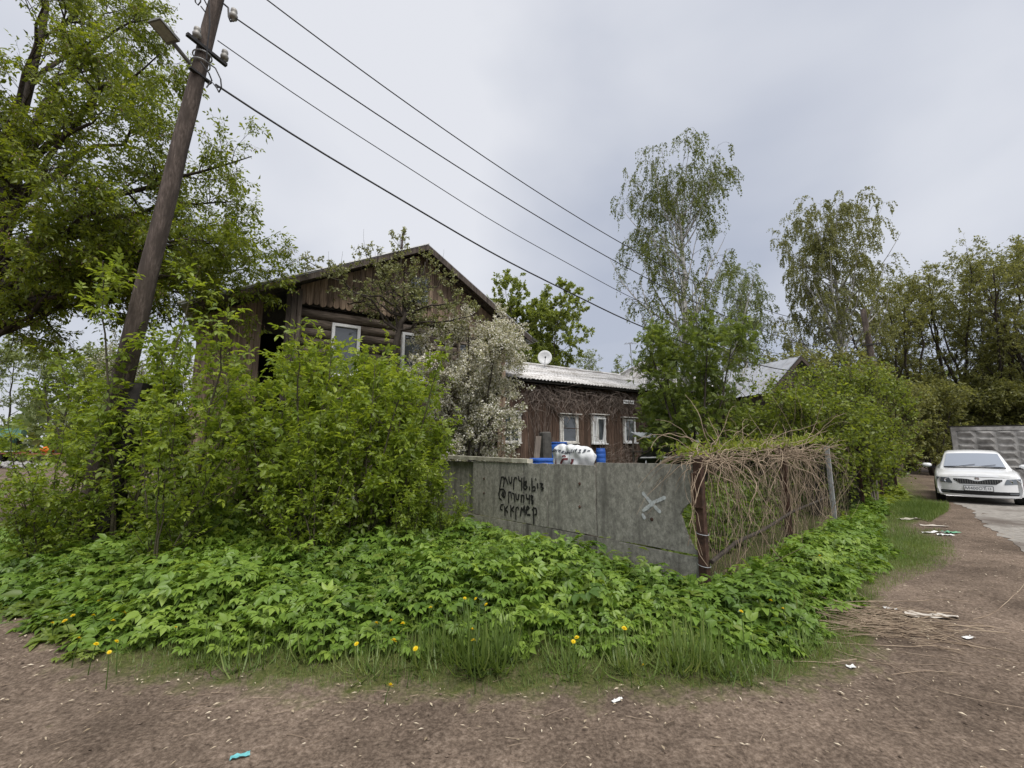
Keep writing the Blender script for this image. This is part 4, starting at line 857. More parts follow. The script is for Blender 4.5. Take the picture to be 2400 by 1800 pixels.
def text(s_, size, loc, parent, mat):
    cu = bpy.data.curves.new('lettering', 'FONT'); cu.body = s_; cu.size = size; cu.extrude = .0008; cu.align_x = 'CENTER'; cu.align_y = 'CENTER'; cu.materials.append(mat)
    tmp = bpy.data.objects.new('lettering', cu); COL.objects.link(tmp); bpy.context.view_layer.update()
    me = bpy.data.meshes.new_from_object(tmp.evaluated_get(bpy.context.evaluated_depsgraph_get())); bpy.data.objects.remove(tmp); me.name = 'lettering'
    o = bpy.data.objects.new('lettering', me); COL.objects.link(o)
    if not me.materials: me.materials.append(mat)
    o.parent = parent; o.location = loc; o.rotation_euler = (math.pi / 2, 0, math.pi / 2); return o
text('М400ОТ', .105, (.0365, -.055, .448), pt, M['ink']); text('13', .075, (.0365, .20, .456), pt, M['ink']); MB().box((.0355, .135, .45), (.002, .006, .11)).build('divider', M['ink'], pt)
MB().lathe([(.046, 0), (.046, .008), (.036, .012), (.034, .009)], 18, (fx(0, .715) + .004, 0, .715), 'x').build('badge', M['chrome'], car)
# cabin
CAB = [(-1.18, .74, .70, .94), (-1.45, .72, .655, 1.13), (-1.85, .71, .585, 1.385), (-2.05, .71, .565, 1.43), (-2.5, .71, .56, 1.46), (-3.0, .71, .55, 1.44), (-3.4, .70, .55, 1.36), (-4.0, .66, .60, 1.04)]
V, Fc = [], []
for (x, wb, wt, zt) in CAB:
    half = [(wb, .9), ((wb + wt) / 2 + .02, .9 + (zt - .9) * .55), (wt, zt - .03), (wt * .86, zt), (wt * .4, zt + .018), (0, zt + .022)]
    V += [(x, y, z) for y, z in half + [(-y, z) for y, z in half[-2::-1]]]
n = 11
for i in range(len(CAB) - 1): Fc += [(i * n + j, i * n + j + 1, (i + 1) * n + j + 1, (i + 1) * n + j) for j in range(n - 1)]
MB().add(V, Fc).build('cabin', M['carpaint'], car, True)
def cabp(x, u):
    """point of the cabin surface, u in -1..1 across the roof"""
    xs = [c_[0] for c_ in CAB][::-1]; wt = float(np.interp(x, xs, [c_[2] for c_ in CAB][::-1])); zt = float(np.interp(x, xs, [c_[3] for c_ in CAB][::-1]))
    y = u * wt; return Vector((x, y, zt + .022 - .024 * abs(u) ** 2.5))
V = []
for i in range(9):
    for j in range(13): q = cabp(-1.24 - .56 * i / 8, -.90 + 1.8 * j / 12); V.append(q + Vector((.012, 0, .008)))
ws = MB().add(V, [(i * 13 + j, i * 13 + j + 1, (i + 1) * 13 + j + 1, (i + 1) * 13 + j) for i in range(8) for j in range(12)]).build('windscreen', M['carglass'], car, True)
MB().tube([cabp(-1.2, -.9) + Vector((.03, 0, .015)), cabp(-1.2, .9) + Vector((.03, 0, .015))], .018, 5).build('cowl', M['carblack'], car)
for yy in (-.45, .15): MB().tube([cabp(-1.2, yy) + Vector((.03, 0, .03)), cabp(-1.3, yy + .5) + Vector((.03, 0, .02))], .008, 4).build('wiper', M['carblack'], car)
for sg in (-1, 1):
    for (xa, xb) in ((-1.62, -2.42), (-2.5, -3.35)):
        def sp(x, f): 
            xs = [c_[0] for c_ in CAB][::-1]; wb = float(np.interp(x, xs, [c_[1] for c_ in CAB][::-1])); wt = float(np.interp(x, xs, [c_[2] for c_ in CAB][::-1])); zt = float(np.interp(x, xs, [c_[3] for c_ in CAB][::-1]))
            return (x, sg * (wb + (wt - wb) * f + .028 * (1 - abs(f - .5))), .98 + (zt - .06 - .98) * f)
        V = [sp(xa + (xb - xa) * i / 6, f) for i in range(7) for f in (0, .5, 1)]
        MB().add(V, [(3 * i + k, 3 * i + k + 1, 3 * i + 4 + k, 3 * i + 3 + k) for i in range(6) for k in range(2)]).build('side_window', M['carglass'], car)
ty = MB().lathe([(.20, -.09), (.29, -.1), (.31, -.08), (.312, 0), (.31, .08), (.29, .1), (.20, .09)], 28, axis='y').mesh('tyre', True); rm = MB().lathe([(.0, -.07), (.06, -.075), (.19, -.05), (.205, -.085), (.205, .085), (.1, .06), (.0, .06)], 20, axis='y').mesh('rim', True)
for x in (-.82, -3.42):
    for sg in (-1, 1):
        w_ = put('wheel', ty, M['tyre'], car, (x, sg * .765, .312)); put('rim', rm, M['alloy'], w_, (0, 0, 0), 0 if sg < 0 else math.pi)
        MB().lathe([(.34, -.02), (.36, 0), (.34, .02)], 24, (x, sg * .835, .33), 'y').build('wheel_arch', M['carblack'], car)

# ------------------------------------------------------------------ waffle concrete wall beyond the car, pipe frame
wdir = Vector((.79, -.61, 0)).normalized(); wbase = Vector((20.45, 20.0, 0)); rzw = math.atan2(wdir.y, wdir.x)
cw = thing('concrete_wall', 'grey waffle-pattern concrete panel wall behind the white car', 'wall', wbase, rzw)
PL, PH = 4.0, 2.45
def waffle():
    NXc, NZc = 6, 7; V, Fc = [], []; b = MB()
    b.obox((0, .02, -.1), (PL, 0, 0), (0, .14, 0), (0, 0, PH + .1))
    fr = .16; cw_, ch = (PL - 2 * fr) / NXc, (PH - 2 * fr) / NZc
    b.obox((0, -.02, 0), (fr, 0, 0), (0, .039, 0), (0, 0, PH)); b.obox((PL - fr, -.02, 0), (fr, 0, 0), (0, .039, 0), (0, 0, PH)); b.obox((fr, -.02, PH - fr), (PL - 2 * fr, 0, 0), (0, .039, 0), (0, 0, fr)); b.obox((fr, -.02, 0), (PL - 2 * fr, 0, 0), (0, .039, 0), (0, 0, fr))
    for i in range(NXc):
        for j in range(NZc):
            x0, z0 = fr + i * cw_, fr + j * ch; gx_, gz_ = .03, .03
            P = [(x0 + gx_, .018, z0 + gz_), (x0 + cw_ - gx_, .018, z0 + gz_), (x0 + cw_ - gx_, .018, z0 + ch - gz_), (x0 + gx_, .018, z0 + ch - gz_), (x0 + cw_ * .25, -.055, z0 + ch * .62), (x0 + cw_ * .75, -.055, z0 + ch * .62), (x0 + cw_ * .72, -.05, z0 + ch * .78), (x0 + cw_ * .28, -.05, z0 + ch * .78)]
            b.add(P, [(0, 1, 5, 4), (1, 2, 6, 5), (2, 3, 7, 6), (3, 0, 4, 7), (4, 5, 6, 7)])
    return b.mesh('panel')
wm = waffle()
for k in range(4):
    put('panel', wm, M['concrete'], cw, (k * (PL + .12), .02 * (k % 2), 0)); MB().obox((k * (PL + .12) - .05, -.0, PH + .002), (PL + .1, 0, 0), (0, .22, 0), (0, 0, .06)).build('coping', M['stub'], cw)
    MB().obox((k * (PL + .12) + PL + .01, .03, 0), (.10, 0, 0), (0, .12, 0), (0, 0, PH)).build('joint_post', M['gloom'], cw)
pf = thing('pipe_frame', 'thin galvanised pipe frame rising above the concrete wall', 'frame', wbase + wdir * 4.05 + Vector((.5, .9, 0)), rzw)
MB().tube([(0, 0, 0), (-.25, 0, 4.55)], .05, 8).build('upright', M['galv'], pf); MB().tube([(-.25, 0, 4.5), (6.0, 0, 4.62)], .035, 8).build('crossbar', M['galv'], pf); MB().tube([(6.1, 0, 0), (6.0, 0, 4.65)], .05, 8).build('upright', M['galv'], pf)

# ------------------------------------------------------------------ green truck across the yard on the far side
M['trgreen'] = pm('dark green steel', [(0.012, 0.05, 0.042), (0.025, 0.085, 0.07)], 3, 0.5, 0.05); M['trpale'] = pm('pale green sheet', [(0.16, 0.36, 0.27), (0.28, 0.48, 0.38)], 2, 0.6, 0.05)
M['trred'] = pm('faded red chassis', [(0.22, 0.07, 0.045), (0.36, 0.13, 0.09)], 4, 0.6, 0.1); M['orange'] = pm('orange cloth', [(0.75, 0.16, 0.03), (0.85, 0.24, 0.05)], 5, 0.8, 0.2)
tq = gnd(25, 1087); tdir = Vector((-.66, -.75, 0)).normalized()
tk = thing('flatbed_truck', 'dark green box truck on a red chassis parked beyond the lane', 'truck', (tq.x, tq.y, 0), math.radians(40))
MB().cbox((-3.0, 0, 1.75), (6.6, 2.3, 1.25), .05).build('load_box', M['trgreen'], tk); MB().obox((-6.4, -1.2, 2.4), (6.9, 0, 0), (0, 2.4, 0), (0, 0, .75)).build('canopy', M['trpale'], tk)
MB().obox((-6.6, -1.1, .88), (7.6, 0, 0), (0, 2.2, 0), (0, 0, .2)).build('chassis', M['trred'], tk); MB().obox((-6.6, -1.18, 1.085), (7.2, 0, 0), (0, .06, 0), (0, 0, .07)).build('rail', M['white_frame'], tk)
for k in range(5): MB().obox((-6.2 + k * 1.6, -1.17, 1.16), (.06, 0, 0), (0, .04, 0), (0, 0, 1.2)).build('rib', M['trgreen'], tk)
ty2 = MB().lathe([(.3, -.14), (.48, -.15), (.52, -.1), (.52, .1), (.48, .15), (.3, .14)], 24, axis='y').mesh('tyre', True); rm2 = MB().lathe([(0, -.1), (.12, -.13), (.26, -.06), (.31, -.13), (.31, .13), (0, .1)], 18, axis='y').mesh('rim', True)
for x in (-.9, -4.6, -5.8):
    for y in (-1.0, 1.0): w_ = put('wheel', ty2, M['tyre'], tk, (x, y, .52)); put('rim', rm2, M['galv'], w_)
MB().obox((1.0, -1.1, .78), (2.2, 0, 0), (0, 2.2, 0), (0, 0, .14)).build('rear_step', M['trred'], tk)
for k in range(2): MB().obox((1.3 + .6 * k, -1.05, .1), (.12, 0, 0), (0, .12, 0), (0, 0, .68)).build('support_leg', M['steel_dark'], tk)
ob = MB(); rb = random.Random(8); V = []
for i in range(7):
    for j in range(12): a = 2 * math.pi * j / 12; r = .5 * math.sin(math.pi * (i + .4) / 7.2) * rb.uniform(.8, 1.15); V.append((r * 1.3 * math.cos(a), r * math.sin(a), -.2 + i * .12 + rb.uniform(-.03, .03)))
ob.add(V, [(i * 12 + j, i * 12 + (j + 1) % 12, i * 12 + 12 + (j + 1) % 12, i * 12 + 12 + j) for i in range(6) for j in range(12)] + [tuple(range(11, -1, -1)), tuple(range(72, 84))])
c_ = tk.matrix_basis @ Vector((2.2, -.3, 1.06)); ob.build('orange_bundle', M['orange'], None, True, c_, label='bright orange bundle on the rear step of the green truck', category='bundle')
rv = rng_(77); nb = 900; bx_ = tq + Vector((4, -5.0, 0)); u_ = rv.uniform(-14, 9, nb)
P_ = np.stack([bx_.x + u_ * .9, bx_.y - u_ * .42 + rv.normal(0, .5, nb), rv.uniform(0, .28, nb)], 1)
tet = (np.array([(-1, -.6, 0), (1, -.7, 0), (.2, 1, 0), (0, 0, .8)], float), np.array([(0, 1, 3), (1, 2, 3), (2, 0, 3), (0, 2, 1)]))
Vr, Fr, Ar = scatter(tet, P_, nrm(rv.normal(0, 1, (nb, 3)) * [1, 1, .2]), np.tile([0, 0, 1.], (nb, 1)) + rv.normal(0, .2, (nb, 3)), rv.uniform(.1, .3, nb), rv.random(nb), rv)
put('rubble_bank', mesh_np('rubble_bank', Vr, [Fr]), M['concrete'], kind='stuff', label='low grey bank of rubble in front of the green truck', category='rubble')

# ------------------------------------------------------------------ trees
def copy_tree(o, loc, rz, s=1.0, label=None):
    c = o.copy(); COL.objects.link(c); c.location = loc; c.rotation_euler = (0, 0, rz); c.scale = (s, s, s)
    if label: c['label'] = label
    for ch in [x for x in bpy.data.objects if x.parent == o]: d = ch.copy(); COL.objects.link(d); d.parent = c
    return c
def kids(o): return [x for x in o.children]
# big maple reaching in over the lane
rg = rng_(11)
mt = thing('maple_tree', 'large maple with yellow-green leaves reaching over the leaning pole', 'tree', (-11.3, 8.4, 0))
mo = np.array([-11.3, 8.4, 0])
P0, R0 = stem([(0, 0, -.4), (.1, .1, 2.0), (.25, 0, 4.2), (.1, .2, 6.5), (.4, .1, 9.5), (.3, .3, 12)], .30, .05, 14, .03, rg)
ends = [(370, 130, 7.2), (330, 40, 8.5), (390, 300, 8.8), (600, 375, 8.0), (560, 470, 9.2), (625, 605, 8.6), (520, 640, 9.4), (480, 560, 7.6), (300, 480, 7.4), (250, 250, 7.0), (200, 90, 6.8), (270, -120, 8.0), (120, -60, 7.0), (130, 380, 6.8), (200, 620, 7.8), (330, 700, 8.4), (90, 560, 7.2), (80, 760, 8.6), (60, 200, 6.6), (420, 420, 8.4), (160, 700, 9.6), (280, 20, 10.0), (40, 640, 10.0), (250, 560, 10.0), (350, 200, 10.0), (600, 560, 8.2), (640, 640, 9.0), (560, 690, 8.8), (450, 660, 8.0), (540, 560, 9.6), (420, 520, 9.4), (430, 600, 10.2)]
P1, R1 = [], []
for k, e in enumerate(ends):
    q = np.array(at(*e)) - mo; z0 = np.clip(q[2] * .62 + .6, 2.6, 9.5); a = np.array([.2, .1, z0])
    m1 = a + (q - a) * .35 + np.array([0, 0, .5]); m2 = a + (q - a) * .7 + np.array([0, 0, .42]); s_, r_ = stem([a, m1, m2, q], .085 if k < 12 else .06, .009, 9, .06, rg); P1.append(s_[0]); R1.append(r_[0])
P1, R1 = np.array(P1), np.array(R1)
P2, R2 = sprout(rg, P1, R1, 15, .22, 1.0, (.4, 1.1), (.7, 1.5), 6, .13, (0, 0, .0), .5, .8, .005, pw=.75)
P3, R3 = sprout(rg, P2, R2, 6, .15, 1.0, (.4, 1.0), (.35, .75), 4, .15, (0, 0, -.05), .6, .7, .003)
wood('trunk', [(P0, R0, 12), (P1, R1, 7), (P2, R2, 4), (P3, R3, 3)], M['bark'], mt)
cr_ = foliage(rg, P3, R3, 17, [pinnate(1, LS, 1.0, .52, .6, 1.05, .45, 1), pinnate(0, LS, 1, .5, .9)], (.08, .14), .45, .1, .7, .9)
put('crown', cr_, ML['maple'], mt)
sel = rg.random(len(P3)) < .30
put('seed_clusters', foliage(rg, P3[sel], R3[sel], 8, [leaf_tmpl(.3)], (.04, .07), 1.4, .4, .3, .4, name='seed_clusters', jitter=.05), ML['seed'], mt)

# birches
def birch(loc, H, spread, seed, label, n1=30, leafn=26, lean=(0, 0), leaf=(.055, .09), mat='birch', droop=-.10):
    rg = rng_(seed); t_ = thing('birch_tree', label, 'tree', loc)
    P0, R0 = stem([(0, 0, -.3), (lean[0] * .3, lean[1] * .3, H * .35), (lean[0] * .7, lean[1] * .7, H * .7), (lean[0], lean[1], H)], .017 * H, .012, 16, .05, rg)
    P1, R1 = sprout(rg, P0, R0, n1, .17, .95, (.5, 1.0), (spread * 1.1, spread * 1.75), 8, .07, (0, 0, .03), .45, .85, .012, rmax=.06, pw=.8)
    P2, R2 = sprout(rg, P1, R1, 10, .18, 1.0, (.4, 1.0), (.6, 1.35), 6, .10, (0, 0, droop), .5, .8, .005)
    P3, R3 = sprout(rg, P2, R2, 5, .2, 1.0, (.3, .9), (.5, 1.1), 6, .07, (0, 0, droop * 2.4), .5, .6, .003)
    wood('trunk', [(P0, R0, 10), (P1, R1, 6)], M['birchbark'], t_); wood('twigs', [(P2, R2, 3), (P3, R3, 3)], M['twig'], t_)
    put('crown', foliage(rg, P3, R3, leafn, [leaf_tmpl(.72)], leaf, .8, .05, .25, .8, jitter=.02), ML[mat], t_)
    return t_
q = at(1625, 1060, 16.0); birch((q.x, q.y, gz(q.x, q.y)), 11.9, 3.3, 21, 'tall slender birch with hanging twigs beside the slate-roofed wing', 52, 14, droop=-.13, leaf=(.05, .08))
q = at(2005, 1060, 23.0); birch((q.x, q.y, 0), 13.9, 3.9, 22, 'broad weeping birch behind the distant utility pole', 60, 19, (-.2, 0), (.06, .10), 'wood', -.13)
q = at(1760, 1060, 27.0); birch((q.x, q.y, 0), 12.5, 2.3, 23, 'pale thin birch standing behind the ribbed metal roof', 36, 15, (.3, 0), (.06, .10), 'pale')

# broadleaf trees of several habits
def broadleaf(name, label, loc, H, rad, seed, mat, stems=1, spread=.25, leaf=(.1, .17), n=(16, 8, 4), per=9, clear=.25, bark='bark', up=.05, r0=None, tm=None, group=None, cat='tree', bloom=0.0, lw=.5, wob=.1, twig=(.35, .7), lift=(.5, 1.0), bleaf=(.035, .055), bper=14):
    rg = rng_(seed); t_ = thing(name, label, cat, loc, 0, group); r0 = r0 or .014 * H
    A, B = [], []
    for k in range(stems):
        a = 2 * math.pi * (k + rg.random()) / stems; s = spread * H * (0 if stems == 1 else rg.uniform(.5, 1.1)); hh = H * rg.uniform(.82, 1.0)
        x, y = s * math.cos(a), s * math.sin(a)
        p_, r_ = stem([(x * .06, y * .06, -.2), (x * .4, y * .4, hh * .35), (x * .8, y * .8, hh * .7), (x * 1.05, y * 1.05, hh * .97)], r0 / max(1, stems) ** .4, r0 * .12, 12, .02 * H / 6, rg); A.append(p_[0]); B.append(r_[0])
    P0, R0 = np.array(A), np.array(B)
    P1, R1 = sprout(rg, P0, R0, n[0], clear, .97, lift, (rad * .75, rad * 1.25), 7, wob, (0, 0, up), .5, .85, .01 * H / 6)
    P2, R2 = sprout(rg, P1, R1, n[1], .2, 1.0, (.4, 1.1), (rad * .3, rad * .62), 5, wob * 1.2, (0, 0, up * .4), .5, .8, .006)
    P3, R3 = sprout(rg, P2, R2, n[2], .15, 1.0, (.4, 1.1), (twig[0], twig[1]), 3, .12, (0, 0, 0), .6, .7, .003)
    wood('trunk', [(P0, R0, 9), (P1, R1, 5), (P2, R2, 3), (P3, R3, 3)], M[bark], t_)
    put('crown', foliage(rg, P3, R3, per, tm or [leaf_tmpl(lw)], leaf, .25, .1, .7, .9, jitter=.02), ML[mat], t_)
    if bloom > 0:
        m = rg.random(len(P3)) < bloom
        put('blossom', foliage(rg, P3[m], R3[m], bper, [leaf_tmpl(.9, .06)], bleaf, .0, .05, .4, 1.0, name='blossom', jitter=.03), ML['bloom'], t_)
    return t_
def spot(x, Y, y=1045): q = at(x, y, Y); return (q.x, q.y, gz(q.x, q.y))
broadleaf('spreading_tree', 'round green tree rising behind the log house and the slate roof', spot(1255, 30), 12.0, 3.6, 31, 'spring', 5, .20, (.14, .23), (14, 9, 4), 22, .15, lw=.6)
broadleaf('willow_tree', 'pale grey-green willow behind the slate roof under the aerial', spot(1415, 36), 9.2, 2.6, 32, 'pale', 4, .18, (.15, .24), (9, 8, 4), 6, .2, lw=.35, up=.12)
broadleaf('willow_tree', 'wispy pale tree showing over the hipped roof', spot(1530, 38), 9.4, 2.2, 33, 'pale', 2, .14, (.15, .24), (9, 7, 4), 5, .25, lw=.35, up=.12)
WOODS = [(2130, 26, 11.6, 41), (2235, 27, 13.2, 42), (2340, 25, 13.0, 43), (2440, 27, 14.2, 44), (2530, 22, 12.0, 45)]
WL = ['brownish-green multi-stemmed tree at the edge of the wood by the weeping birch', 'multi-stemmed tree with slanting dark trunks rising over the end of the concrete wall', 'brown-tinged tree behind the pipe frame above the concrete wall', 'tall dense tree beyond the second panel of the concrete wall', 'spreading tree overhanging the far end of the concrete wall']
for (x, Y, H, s), lab in zip(WOODS, WL): broadleaf('woodland_tree', lab, spot(x, Y), H, 3.0, s, 'wood', 6, .27, (.09, .15), (12, 9, 4), 13, .08, up=.06, r0=.2, group='trees at the edge of the wood')
UND = [(2085, 21, 3.6, 51), (2180, 23, 4.4, 52), (2290, 24, 4.6, 53), (2395, 23.5, 4.6, 54), (2120, 26, 5.0, 55), (2010, 19, 4.2, 56), (1930, 22, 5.5, 57)]
shr0 = broadleaf('woodland_shrub', 'dense dark green shrub in the undergrowth below the woodland trees', spot(UND[0][0], UND[0][1]), 4.0, 1.5, 50, 'wood', 7, .3, (.10, .17), (9, 7, 4), 8, .06, up=.04, r0=.09, group='undergrowth shrubs along the concrete wall', cat='shrub')
UL = ['dark shrub below the woodland trees by the end of the concrete wall', 'dense shrub showing over the first panel of the concrete wall', 'dense shrub behind the pipe frame over the concrete wall', 'tall dark shrub filling the gap under the slanting trunks', 'green shrub between the hazels and the weeping birch', 'large shrub under the weeping birch behind the distant pole']
for k, (x, Y, H, s) in enumerate(UND[1:]): copy_tree(shr0, spot(x, Y), k * 1.3, H / 4.0, UL[k])
# beyond the lane to the left
LT = [(20, 46, 12.0, 61, 'tall pale green tree behind the green truck'), (130, 40, 10.5, 62, 'loose pale tree showing between the maple and the pole'), (-90, 38, 13.0, 63, 'large pale tree beyond the green truck at the road bend'), (260, 34, 9.5, 64, 'pale green tree standing behind the leaning pole')]
for (x, Y, H, s, lab) in LT: broadleaf('pale_tree', lab, spot(x, Y), H, 3.2, s, 'pale', 2, .15, (.18, .3), (14, 8, 4), 6, .15, group='trees beyond the lane')
broadleaf('blossom_tree', 'small white-flowering tree standing behind the leaning pole', spot(345, 13), 4.6, 1.5, 65, 'pale', 3, .2, (.05, .08), (10, 7, 4), 5, .15, bloom=.6, r0=.06)
# trees in the yard
broadleaf('cherry_tree', 'white-blossoming cherry tree in front of the house corner', spot(1105, 10.9), 4.35, 1.25, 71, 'apple', 5, .25, (.05, .085), (14, 8, 4), 5, .08, bloom=.95, r0=.07, up=.03, twig=(.2, .45), bper=24)
broadleaf('cherry_tree', 'slender white-blossoming cherry shoot against the plank gable end', spot(1130, 11.6), 4.5, .45, 72, 'apple', 3, .05, (.05, .08), (12, 6, 4), 6, .25, bloom=.9, r0=.05, up=.1, twig=(.15, .3), bper=14)
# old apple tree before the gable
rg = rng_(73); ax_, ay_, az_ = spot(935, 10.0); ap = thing('apple_tree', 'gnarled old apple tree with sparse pale leaves before the gable', 'tree', (ax_, ay_, az_))
b0 = np.array([ax_, ay_, az_]); L_ = lambda x, y, Y=10.0: np.array(at(x, y, Y)) - b0
P0, R0 = stem([(0, 0, -.3), (.05, 0, 1.5), L_(925, 830), L_(935, 770), L_(950, 735)], .10, .06, 14, .02, rg)
tg = [(720, 610), (790, 640), (860, 590), (940, 545), (1000, 600), (1060, 700), (1110, 735), (1040, 650), (900, 640), (830, 690), (980, 690), (770, 700), (960, 630), (1000, 760), (880, 720), (1075, 780)]
P1 = []; R1 = []
for k, (x, y) in enumerate(tg):
    e = L_(x, y, 10.0 + rg.uniform(-.9, .9)); a = L_(945, 742) if k % 3 else L_(933, 775); p_, r_ = stem([a, a + (e - a) * .4 + rg.normal(0, .12, 3) + [0, 0, .05], a + (e - a) * .75 + rg.normal(0, .1, 3), e], .03, .007, 9, .04, rg); P1.append(p_[0]); R1.append(r_[0])
P1, R1 = np.array(P1), np.array(R1)
P2, R2 = sprout(rg, P1, R1, 14, .2, 1, (.5, 1.2), (.3, .8), 5, .2, (0, 0, .05), .5, .7, .004); P3, R3 = sprout(rg, P2, R2, 4, .2, 1, (.5, 1.2), (.12, .32), 3, .2, (0, 0, .03), .5, .7, .004)
sh_i = rg.random(len(P2)) < .12; PU, RU = sprout(rg, P2[sh_i], R2[sh_i], 1, .5, 1, (.1, .3), (.5, .9), 5, .1, (0, 0, .25), .7, .6, .005)
wood('trunk', [(P0, R0, 10), (P1, R1, 6), (P2, R2, 4), (P3, R3, 3), (PU, RU, 3)], M['bark'], ap)
put('crown', foliage(rg, P3, R3, 13, [leaf_tmpl(.6)], (.04, .075), .1, .1, .6, .9), ML['apple'], ap)
# rowan and shrubs behind the wire fence
broadleaf('rowan_tree', 'full green rowan tree standing behind the corner post', spot(1628, 10.6), 4.15, .95, 74, 'rowan', 5, .26, (.13, .20), (10, 6, 3), 4, .12, r0=.07, tm=ROWAN, up=.05)
broadleaf('rowan_tree', 'smaller rowan tree in front of the low wing', spot(1560, 12.6), 2.7, .7, 75, 'rowan', 3, .16, (.15, .22), (11, 6, 3), 5, .15, r0=.06, tm=ROWAN, up=.05)
HZ = [(1905, 11.2, 3.0, 'yellow-green hazel shrub crowding behind the wire fence'), (1985, 12.2, 3.6, 'tall yellow-green hazel shrub below the distant utility pole'), (1775, 12.5, 2.1, 'leafy shrub in front of the cottage with the ribbed roof'), (2060, 14.0, 3.9, 'hazel shrub overhanging the posts beside the lane'), (1900, 9.6, 2.6, 'low hazel shoots growing through the wire mesh'), (1990, 10.8, 2.3, 'small hazel bush around the old pickets')]
for k, (x, Y, H, lab) in enumerate(HZ): broadleaf('hazel_shrub', lab, spot(x, Y), H, .85, 80 + k, 'hazel', 7, .24, (.055, .10), (8, 6, 3), 6, .08, r0=.045, lw=.75, up=.05, cat='shrub', group='hazel shrubs behind the wire fence')

# box elder saplings between house and lane
def sapling(seed, H):
    rg = rng_(seed); t_ = thing('box_elder_sapling', 'bright green box elder sapling in the thicket before the log house', 'sapling', (0, 0, 0), 0, 'box elder thicket before the log house')
    n = int(rg.integers(5, 8)); A, B = [], []
    for k in range(n):
        a = rg.uniform(0, 6.28); s = H * rg.uniform(.08, .34); h = H * rg.uniform(.5, 1.1); x, y = s * math.cos(a), s * math.sin(a)
        p_, r_ = stem([(x * .06, y * .06, -.2), (x * .35, y * .35, h * .35), (x * .8, y * .8, h * .75), (x * 1.05, y * 1.05, h)], .022 * H / 3.5, .004, 12, .015, rg); A.append(p_[0]); B.append(r_[0])
    P0, R0 = np.array(A), np.array(B)
    P1, R1 = sprout(rg, P0, R0, 13, .12, .95, (.5, 1.0), (.35, 1.0), 6, .07, (0, 0, .05), .5, .75, .004)
    wood('stems', [(P0, R0, 6), (P1, R1, 4)], M['twig'], t_)
    PA = np.concatenate([np.repeat(P0[:, ::2], 2, 0), P1]); RA = np.concatenate([np.repeat(R0[:, ::2], 2, 0), R1])
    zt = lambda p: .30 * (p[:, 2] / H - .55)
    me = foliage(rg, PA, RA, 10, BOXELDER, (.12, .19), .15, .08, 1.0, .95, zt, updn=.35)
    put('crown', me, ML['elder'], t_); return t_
SAP = [(-5.3, 6.0, 3.7), (-4.75, 6.6, 4.1), (-4.1, 5.6, 3.3), (-4.1, 7.0, 3.9), (-3.45, 6.4, 3.2), (-2.75, 5.7, 2.9), (-2.95, 7.1, 3.0), (-2.35, 6.5, 2.7), (-1.9, 5.5, 2.5), (-2.05, 7.0, 2.8), (-1.75, 6.2, 2.6), (-1.95, 7.6, 2.7), (-1.45, 6.6, 1.9), (-6.2, 6.9, 3.5), (-6.6, 7.3, 2.7), (-5.6, 7.7, 3.8), (-2.2, 5.0, 1.7), (-3.9, 4.9, 1.9), (-5.4, 5.1, 1.7), (-5.9, 5.9, 1.9), (-1.35, 5.6, 1.3), (-3.6, 8.2, 3.4), (-4.9, 8.3, 4.0), (-2.4, 8.0, 2.9), (-1.0, 6.3, 1.1)]
protos = []
def saplab(x, y, H):
    if H < 2.0: return 'low leafy box elder shoot at the foot of the thicket by the lane'
    if x < -5.2: return 'box elder sapling with dark stems beside the leaning pole'
    if x > -2.3: return 'bright box elder sapling growing against the concrete fence'
    if y > 6.8: return 'tall box elder sapling close before the log house wall'
    return 'bushy bright green box elder sapling in the middle of the thicket'
for k, (x, y, H) in enumerate(SAP):
    if k < 8: o = sapling(200 + k, H); o.location = (x, y, gz(x, y)); o['label'] = saplab(x, y, H); protos.append((o, H))
    else:
        c_ = min(protos, key=lambda p_: abs(p_[1] - H) + .35 * ((k * 7 + int(p_[1] * 10)) % 5)); copy_tree(c_[0], (x, y, gz(x, y)), k * 1.7, H / c_[1], saplab(x, y, H))

# ------------------------------------------------------------------ ground cover, weeds and grass
def inpoly(rg, poly, n):
    p = np.array(poly); lo, hi = p.min(0), p.max(0); out_ = []
    while sum(map(len, out_)) < n:
        q = rg.uniform(lo, hi, (n, 2)); out_.append(q[pip(q[:, 0], q[:, 1], poly)])
    return np.concatenate(out_)[:n]
def clump(x, y, s=1.0, ph=0.0): return .5 * (np.sin(x * 2.3 * s + 1.7 * np.sin(y * 1.9 * s + ph)) + np.sin(y * 2.9 * s - 1.2 * np.sin(x * 2.6 * s + ph)))
COVER = [(-8.8, 7.0), (-6.4, 5.3), (-4.95, 4.3), (-3.85, 3.72), (-3.1, 3.42), (-2.4, 3.3), (-1.4, 3.3), (-.3, 3.34), (.9, 3.38), (1.8, 3.38), (2.55, 3.65), (3.45, 4.5), (4.55, 5.5), (5.75, 6.75), (7.0, 8.3), (8.2, 9.8), (10.0, 11.5), (9.2, 12.4), (7.0, 9.3), (4.6, 7.2), (2.15, 4.85), (1.95, 4.65), (-.75, 8.1), (-1.9, 9.6), (-7.5, 10)]
